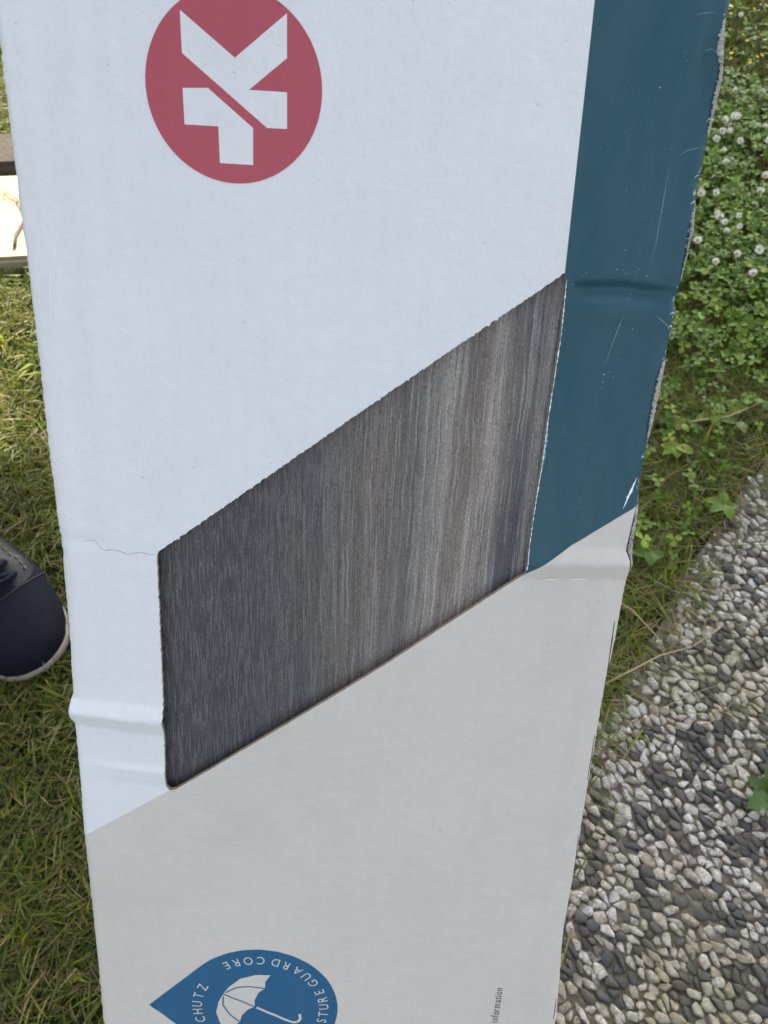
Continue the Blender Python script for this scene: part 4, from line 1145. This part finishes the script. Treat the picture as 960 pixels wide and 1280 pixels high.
def make_shoe(parent, mirror_=1):
    root = empty('shoe'); root.parent = parent
    ts = [0.001, 0.006, 0.015, 0.03] + [0.05 + 0.05 * k for k in range(19)] + [0.975, 0.99, 0.999]
    V, Fc = [], []; K = 28
    for t in ts:
        for j in range(K + 1): V.append(shoe_pt(t, math.pi * (j / K - 0.5)))
    for i in range(len(ts) - 1):
        for j in range(K): q = i * (K + 1) + j; Fc.append((q, q + 1, q + K + 2, q + K + 1))
    pymesh('upper', V, Fc, M['navy'], root, True)
    # sole: outline a little wider than the upper, rounded
    tt = [0.0] + [0.003, 0.008, 0.016, 0.03, 0.045] + [0.06 + 0.04 * k for k in range(23)] + [0.97, 0.99, 1.0]
    right = [(max(0, catmull(HW, t)) + (0.0012 - 0.0060 * sst(0.06, 0.40, t)) * min(1.0, t / 0.01, (1 - t) / 0.05), -SL * t + 0.0022 * (0.5 - t) * 2) for t in tt]
    ring = right + [(-x, y) for x, y in right[-2:0:-1]]
    rows = [(0.000, -0.005), (0.003, -0.0015), (0.008, 0.0), (0.013, 0.0), (0.0170, -0.0008), (0.0178, -0.003)]
    cx, cy = 0.0, -SL / 2
    V, Fc = [], []
    for z, off in rows:
        for x, y in ring:
            d = Vector((x - cx, y - cy)); L = d.length; V.append((x + d.x / L * off, y + d.y / L * off, z + (0.006 * max(0, 1 - abs(y) / 0.05) if z < 0.01 else 0.002 * max(0, 1 - abs(y) / 0.05))))
    n = len(ring)
    for r in range(len(rows) - 1):
        for i in range(n): Fc.append((r * n + i, r * n + (i + 1) % n, (r + 1) * n + (i + 1) % n, (r + 1) * n + i))
    Fc.append(tuple(range(n))[::-1]); Fc.append(tuple((len(rows) - 1) * n + i for i in range(n)))
    pymesh('sole', V, Fc, M['sole'], root, True)
    pymesh('tongue', *patch(0.26, 0.56, -0.40, 0.40, 12, 10, 0.0020), M['lace'], root, True)
    for sgn in (-1, 1):
        def warp(a, b, t, p): return t + 0.085 * (1 - b) * 0 + 0.06 * (b ** 2) * (1 - a), p
        f = pymesh('lace_facing', *patch(0.245, 0.56, sgn * 0.36, sgn * 1.05, 16, 12, 0.0022, warp), M['facing'], root, True)
        mb = MB()
        for k in range(7):
            a = shoe_pt(0.285 + 0.024 * k, sgn * 0.72, 0.0030); b = shoe_pt(0.285 + 0.024 * k + 0.013, sgn * 0.72, 0.0030)
            mb.add(tube([a, b], 0.0009, 5))
        mb.build('stitching', M['thread'], f)
        for k in range(5):
            c = shoe_pt(0.285 + 0.05 * k, sgn * 0.47, 0.0026); V, Fc = tube([c - Vector((0, 0, 0.001)), c + Vector((sgn * 0.0006, 0, 0.0008))], 0.0024, 8)
            pymesh('eyelet', V, Fc, M['lace'], f, True)
    for k in range(5):
        t = 0.285 + 0.05 * k
        a = [shoe_pt(t + 0.012 * math.sin(q * 3), q * 0.47, 0.0045 + 0.002 * (1 - q * q)) for q in (-1.0, -0.6, -0.2, 0.2, 0.6, 1.0)]
        V, Fc = tube(a, 0.0026, 7); pymesh('lace', V, Fc, M['lace'], root, True)
        if k < 4:
            a = [shoe_pt(lerp(t, t + 0.05, (q + 1) / 2), q * 0.45, 0.0040) for q in (-1.0, -0.5, 0.0, 0.5, 1.0)]
            V, Fc = tube(a, 0.0024, 7); pymesh('lace', V, Fc, M['lace'], root, True)
    # toe seam
    V, Fc = tube([shoe_pt(0.235 + 0.05 * (abs(q) / 1.35) ** 2, q, 0.0004) for q in np.linspace(-1.35, 1.35, 15)], 0.0010, 5)
    pymesh('seam', V, Fc, M['facing'], root, True)
    return root

def blob(name, chains, mat, parent, voxel=0.011, smooth_it=4):
    """one continuous skin: tapered chains of spheres fused by a voxel remesh; chain = [(x, y, z, rx, ry, rz)]"""
    bm = bmesh.new()
    for ch in chains:
        for i in range(len(ch) - 1):
            a, b = np.array(ch[i], float), np.array(ch[i + 1], float)
            if len(a) == 4: a = np.array([*a[:3], a[3], a[3], a[3]])
            if len(b) == 4: b = np.array([*b[:3], b[3], b[3], b[3]])
            k = max(2, int(np.linalg.norm(b[:3] - a[:3]) / (0.30 * min(a[3:].min(), b[3:].min()))) + 1)
            for j in range(k + 1):
                p = a + (b - a) * j / k
                mt = Matrix.Translation(p[:3]) @ Matrix.Diagonal((p[3], p[4], p[5], 1))
                bmesh.ops.create_icosphere(bm, subdivisions=2, radius=1.0, matrix=mt)
    me = bpy.data.meshes.new(name); bm.to_mesh(me); bm.free()
    ob = bpy.data.objects.new(name, me); COL.objects.link(ob)
    md = ob.modifiers.new('r', 'REMESH'); md.mode = 'VOXEL'; md.voxel_size = voxel
    ms = ob.modifiers.new('s', 'SMOOTH'); ms.iterations = smooth_it; ms.factor = 0.5
    dg = bpy.context.evaluated_depsgraph_get()
    out = bpy.data.meshes.new_from_object(ob.evaluated_get(dg))
    bpy.data.objects.remove(ob); bpy.data.meshes.remove(me)
    return link(name, out, mat, parent, True)

# the person's own frame: origin on the ground between the feet, facing local -Y, their left = local +X
FACE = R_(44)
TOE = Vector((-0.345, 0.272))
person = empty('person', (0, 0, 0), (0, 0, FACE))
tag(person, 'person in dark navy lace-up sneakers and jeans standing left behind the carton', 'person')
# left shoe: toe direction is local -Y; shoe local +Y = toe
fy = Vector((math.sin(FACE), -math.cos(FACE))); lx = Vector((math.cos(FACE), math.sin(FACE)))
org = TOE - fy * 0.20 - lx * 0.115            # so that the left toe tip lands on TOE
person.location = (org.x, org.y, 0)
for sx in (0.115, -0.115):
    s = make_shoe(person); s.location = (sx, -0.20, 0); s.rotation_euler = (0, 0, math.pi)
def P(x, y, z, *r): return (x, y, z) + r
legs = [[P(0.115, 0.025, 0.085, 0.047), P(0.112, 0.030, 0.28, 0.058), P(0.108, 0.015, 0.49, 0.066), P(0.100, 0.030, 0.74, 0.082), P(0.082, 0.045, 0.90, 0.092)],
        [P(-0.115, 0.025, 0.085, 0.047), P(-0.112, 0.030, 0.28, 0.058), P(-0.108, 0.015, 0.49, 0.066), P(-0.100, 0.030, 0.74, 0.082), P(-0.082, 0.045, 0.90, 0.092)],
        [P(0, 0.045, 0.90, 0.155, 0.105, 0.08), P(0, 0.040, 1.03, 0.150, 0.100, 0.05)]]
def to_local(p):
    q = Vector((p[0] - org.x, p[1] - org.y)); return (q.dot(lx), -q.dot(fy), p[2])
hL = FOOT - UW * 0.092 + VW * 1.195 + NW * 0.018
wrist = to_local(hL + Vector((-0.055, 0.045, 0.045)))
shL = (0.185, 0.045, 1.40); elL = (0.285, -0.035, 1.13)
shR = (-0.185, 0.045, 1.40); elR = (-0.255, 0.075, 1.12); wrR = (-0.265, 0.000, 0.885)
def mid(a, b, t): return tuple(lerp(a[i], b[i], t) for i in range(3))
body = [[P(0, 0.045, 0.93, 0.14, 0.09, 0.08), P(0, 0.040, 1.12, 0.125, 0.085, 0.08), P(0, 0.040, 1.30, 0.145, 0.095, 0.08), P(0, 0.045, 1.40, 0.135, 0.075, 0.05)],
        [P(0, 0.045, 1.42, 0.060), P(0, 0.020, 1.53, 0.053)],
        [P(0, 0.000, 1.60, 0.068, 0.080, 0.075), P(0, -0.005, 1.665, 0.074, 0.092, 0.085)],
        [P(0, -0.060, 1.565, 0.036, 0.030, 0.028), P(0, -0.040, 1.60, 0.050, 0.040, 0.04)],
        [P(0, -0.096, 1.640, 0.008), P(0, -0.106, 1.606, 0.013, 0.014, 0.010)],
        [P(0.076, 0.008, 1.635, 0.008, 0.016, 0.026), P(0.079, 0.010, 1.625, 0.007, 0.014, 0.024)],
        [P(-0.076, 0.008, 1.635, 0.008, 0.016, 0.026), P(-0.079, 0.010, 1.625, 0.007, 0.014, 0.024)]]
for sh, el, wr in ((shL, elL, wrist), (shR, elR, wrR)):
    body.append([sh + (0.052,), el + (0.040,), wr + (0.027,)])
for s in (1, -1):
    body.append([P(s * 0.115, 0.020, 0.06, 0.035), P(s * 0.112, 0.030, 0.28, 0.046), P(s * 0.108, 0.015, 0.49, 0.052), P(s * 0.100, 0.030, 0.74, 0.070), P(s * 0.082, 0.045, 0.90, 0.080)])
    body.append([P(s * 0.115, 0.060, 0.052, 0.030), P(s * 0.115, -0.12, 0.042, 0.026, 0.03, 0.016)])
# left hand: closed over the carton's upper left edge; right hand: relaxed at the side
hLl = to_local(hL)
def finger(base, tips, r0):
    ch = [tuple(base) + (r0,)]
    for i, p in enumerate(tips): ch.append(tuple(p) + (r0 * (0.95 - 0.1 * i),))
    body.append(ch)
def world_l(u, v, n): return Vector(to_local(FOOT + UW * u + VW * v + NW * n))
palm = world_l(-0.112, 1.195, 0.020)
body.append([tuple(wrist) + (0.027,), tuple(palm) + (0.026,)])
for k in range(4):
    v = 1.150 + 0.0215 * k; L = (0.016, 0.006, 0.0, 0.010)[k]
    finger(world_l(-0.112, v + 0.004, 0.016), [world_l(-0.122, v, -0.010), world_l(-0.119, v - 0.002, -0.038 + L), world_l(-0.112, v - 0.003, -0.058 + L)], 0.0088)
finger(world_l(-0.108, 1.205, 0.020), [world_l(-0.088, 1.192, 0.017), world_l(-0.066, 1.176, 0.0125)], 0.0100)
pr = Vector(wrR)
body.append([wrR + (0.027,), (pr.x - 0.004, pr.y - 0.02, pr.z - 0.075, 0.017, 0.034, 0.025)])
for k in range(4):
    b = Vector((pr.x - 0.004, pr.y - 0.045 + 0.020 * k, pr.z - 0.09)); L = (0.072, 0.080, 0.074, 0.058)[k]
    finger(b, [b + Vector((0.004, -0.003, -L * 0.45)), b + Vector((0.014, -0.002, -L * 0.8)), b + Vector((0.026, 0.0, -L))], 0.0088)
finger(pr + Vector((0.0, -0.040, -0.045)), [pr + Vector((0.010, -0.060, -0.075)), pr + Vector((0.018, -0.062, -0.105))], 0.0098)
bd = blob('body', body, M['skin'], person, 0.0065, 3)
blob('jeans', legs, M['denim'], person, 0.011, 3)
jk = [[P(0, 0.045, 0.98, 0.168, 0.118, 0.06), P(0, 0.040, 1.12, 0.150, 0.108, 0.08), P(0, 0.040, 1.30, 0.165, 0.115, 0.08), P(0, 0.045, 1.405, 0.150, 0.090, 0.05)], [P(0, 0.045, 1.42, 0.078), P(0, 0.040, 1.465, 0.066)]]
for sh, el, wr in ((shL, elL, wrist), (shR, elR, wrR)):
    jk.append([mid((0, 0.045, 1.40), sh, 0.6) + (0.072,), sh + (0.068,), el + (0.054,), mid(el, wr, 0.86) + (0.041,)])
blob('jacket', jk, M['jacket'], person, 0.011, 3)
blob('hair', [[P(0, 0.012, 1.690, 0.080, 0.092, 0.072), P(0, 0.030, 1.665, 0.081, 0.082, 0.080)], [P(0, 0.06, 1.62, 0.066, 0.045, 0.06), P(0, 0.06, 1.585, 0.055, 0.035, 0.04)]], M['hair'], person, 0.009, 3)
for s in (1, -1):
    bm = bmesh.new(); bmesh.ops.create_uvsphere(bm, u_segments=14, v_segments=10, radius=0.0125, matrix=Matrix.Translation((s * 0.031, -0.082, 1.648))); me = bpy.data.meshes.new('eye'); bm.to_mesh(me); bm.free(); eo = link('eye', me, M['eye'], person, True)
    bm = bmesh.new(); bmesh.ops.create_uvsphere(bm, u_segments=12, v_segments=8, radius=0.0062, matrix=Matrix.Translation((s * 0.031, -0.0895, 1.646))); me = bpy.data.meshes.new('iris'); bm.to_mesh(me); bm.free(); link('iris', me, M['iris'], eo, True)
V, Fc = tube([(-0.024, -0.083, 1.5765), (-0.010, -0.0915, 1.5755), (0, -0.093, 1.576), (0.010, -0.0915, 1.5755), (0.024, -0.083, 1.5765)], [0.002, 0.0045, 0.005, 0.0045, 0.002], 8)
pymesh('mouth', V, Fc, M['lip'], person, True)

# ------------------------------------------------------------------ a tree added out of view in front, its crown shaped to shade the near lawn
CROWN_D = 6.4
SHADE_C = Vector((1.17, -0.63, 0.0))          # middle of its shade on the ground
CR = 1.75
cc = SHADE_C + SUN_DIR * CROWN_D
tree = empty('added_shade_tree', (cc.x + 0.3, cc.y + 0.2, 0)); tag(tree, 'leafy tree added out of view to shade the near lawn', 'tree')
ox, oy = tree.location.x, tree.location.y
c0 = Vector((cc.x - ox, cc.y - oy, cc.z))
mb = MB()
mb.add(tube([(0, 0, -0.05), (0.02, -0.02, 0.8), (-0.06, 0.0, 1.8), (c0.x * 0.5, c0.y * 0.5, c0.z - 1.3), (c0.x, c0.y, c0.z + 0.4)], [0.17, 0.13, 0.115, 0.09, 0.03], 12))
tr_ = mb.build('trunk', M['bark'], tree, True)
for k in range(14):
    a = k * 2.4; el = random.uniform(-0.25, 0.9); b = Vector((c0.x * 0.6, c0.y * 0.6, c0.z - 1.3 + 0.09 * k)); d = Vector((math.cos(a) * math.cos(el), math.sin(a) * math.cos(el), math.sin(el)))
    L = random.uniform(1.0, 1.5)
    V, Fc = tube([b, b + d * L * 0.5 + Vector((0, 0, 0.08)), b + d * L], [0.045, 0.028, 0.010], 7); pymesh('limb', V, Fc, M['bark'], tr_, True)
n = 42000
d = rng.normal(0, 1, (n, 3)); d /= np.linalg.norm(d, axis=1, keepdims=True)
lump = np.array([1 + 0.16 * noise.noise(Vector((a * 2.6, b * 2.6, c * 2.6))) for a, b, c in d])
rad = CR * lump * rng.uniform(0, 1, n) ** (1 / 2.4)
ctr = d * rad[:, None] * np.array((1.05, 1.0, 0.95)) + np.array(c0)
t1 = rng.normal(0, 1, (n, 3)); t1 /= np.linalg.norm(t1, axis=1, keepdims=True)
t2 = np.cross(t1, rng.normal(0, 1, (n, 3))); t2 /= np.linalg.norm(t2, axis=1, keepdims=True)
s = rng.uniform(0.045, 0.075, (n, 1))
V = np.stack([ctr - t1 * s, ctr + t2 * s * 0.55, ctr + t1 * s, ctr - t2 * s * 0.55], 1).reshape(-1, 3)
T = (np.array([(0, 1, 2), (0, 2, 3)])[None] + (np.arange(n) * 4)[:, None, None]).reshape(-1, 3)
c = np.array([(0.05, 0.10, 0.02), (0.07, 0.13, 0.025), (0.04, 0.08, 0.02)])[rng.integers(0, 3, n)] * rng.uniform(0.8, 1.2, (n, 1))
o = link('crown', tri_mesh('crown', V, T, np.repeat(c, 4, 0)), M['clover'], tree)
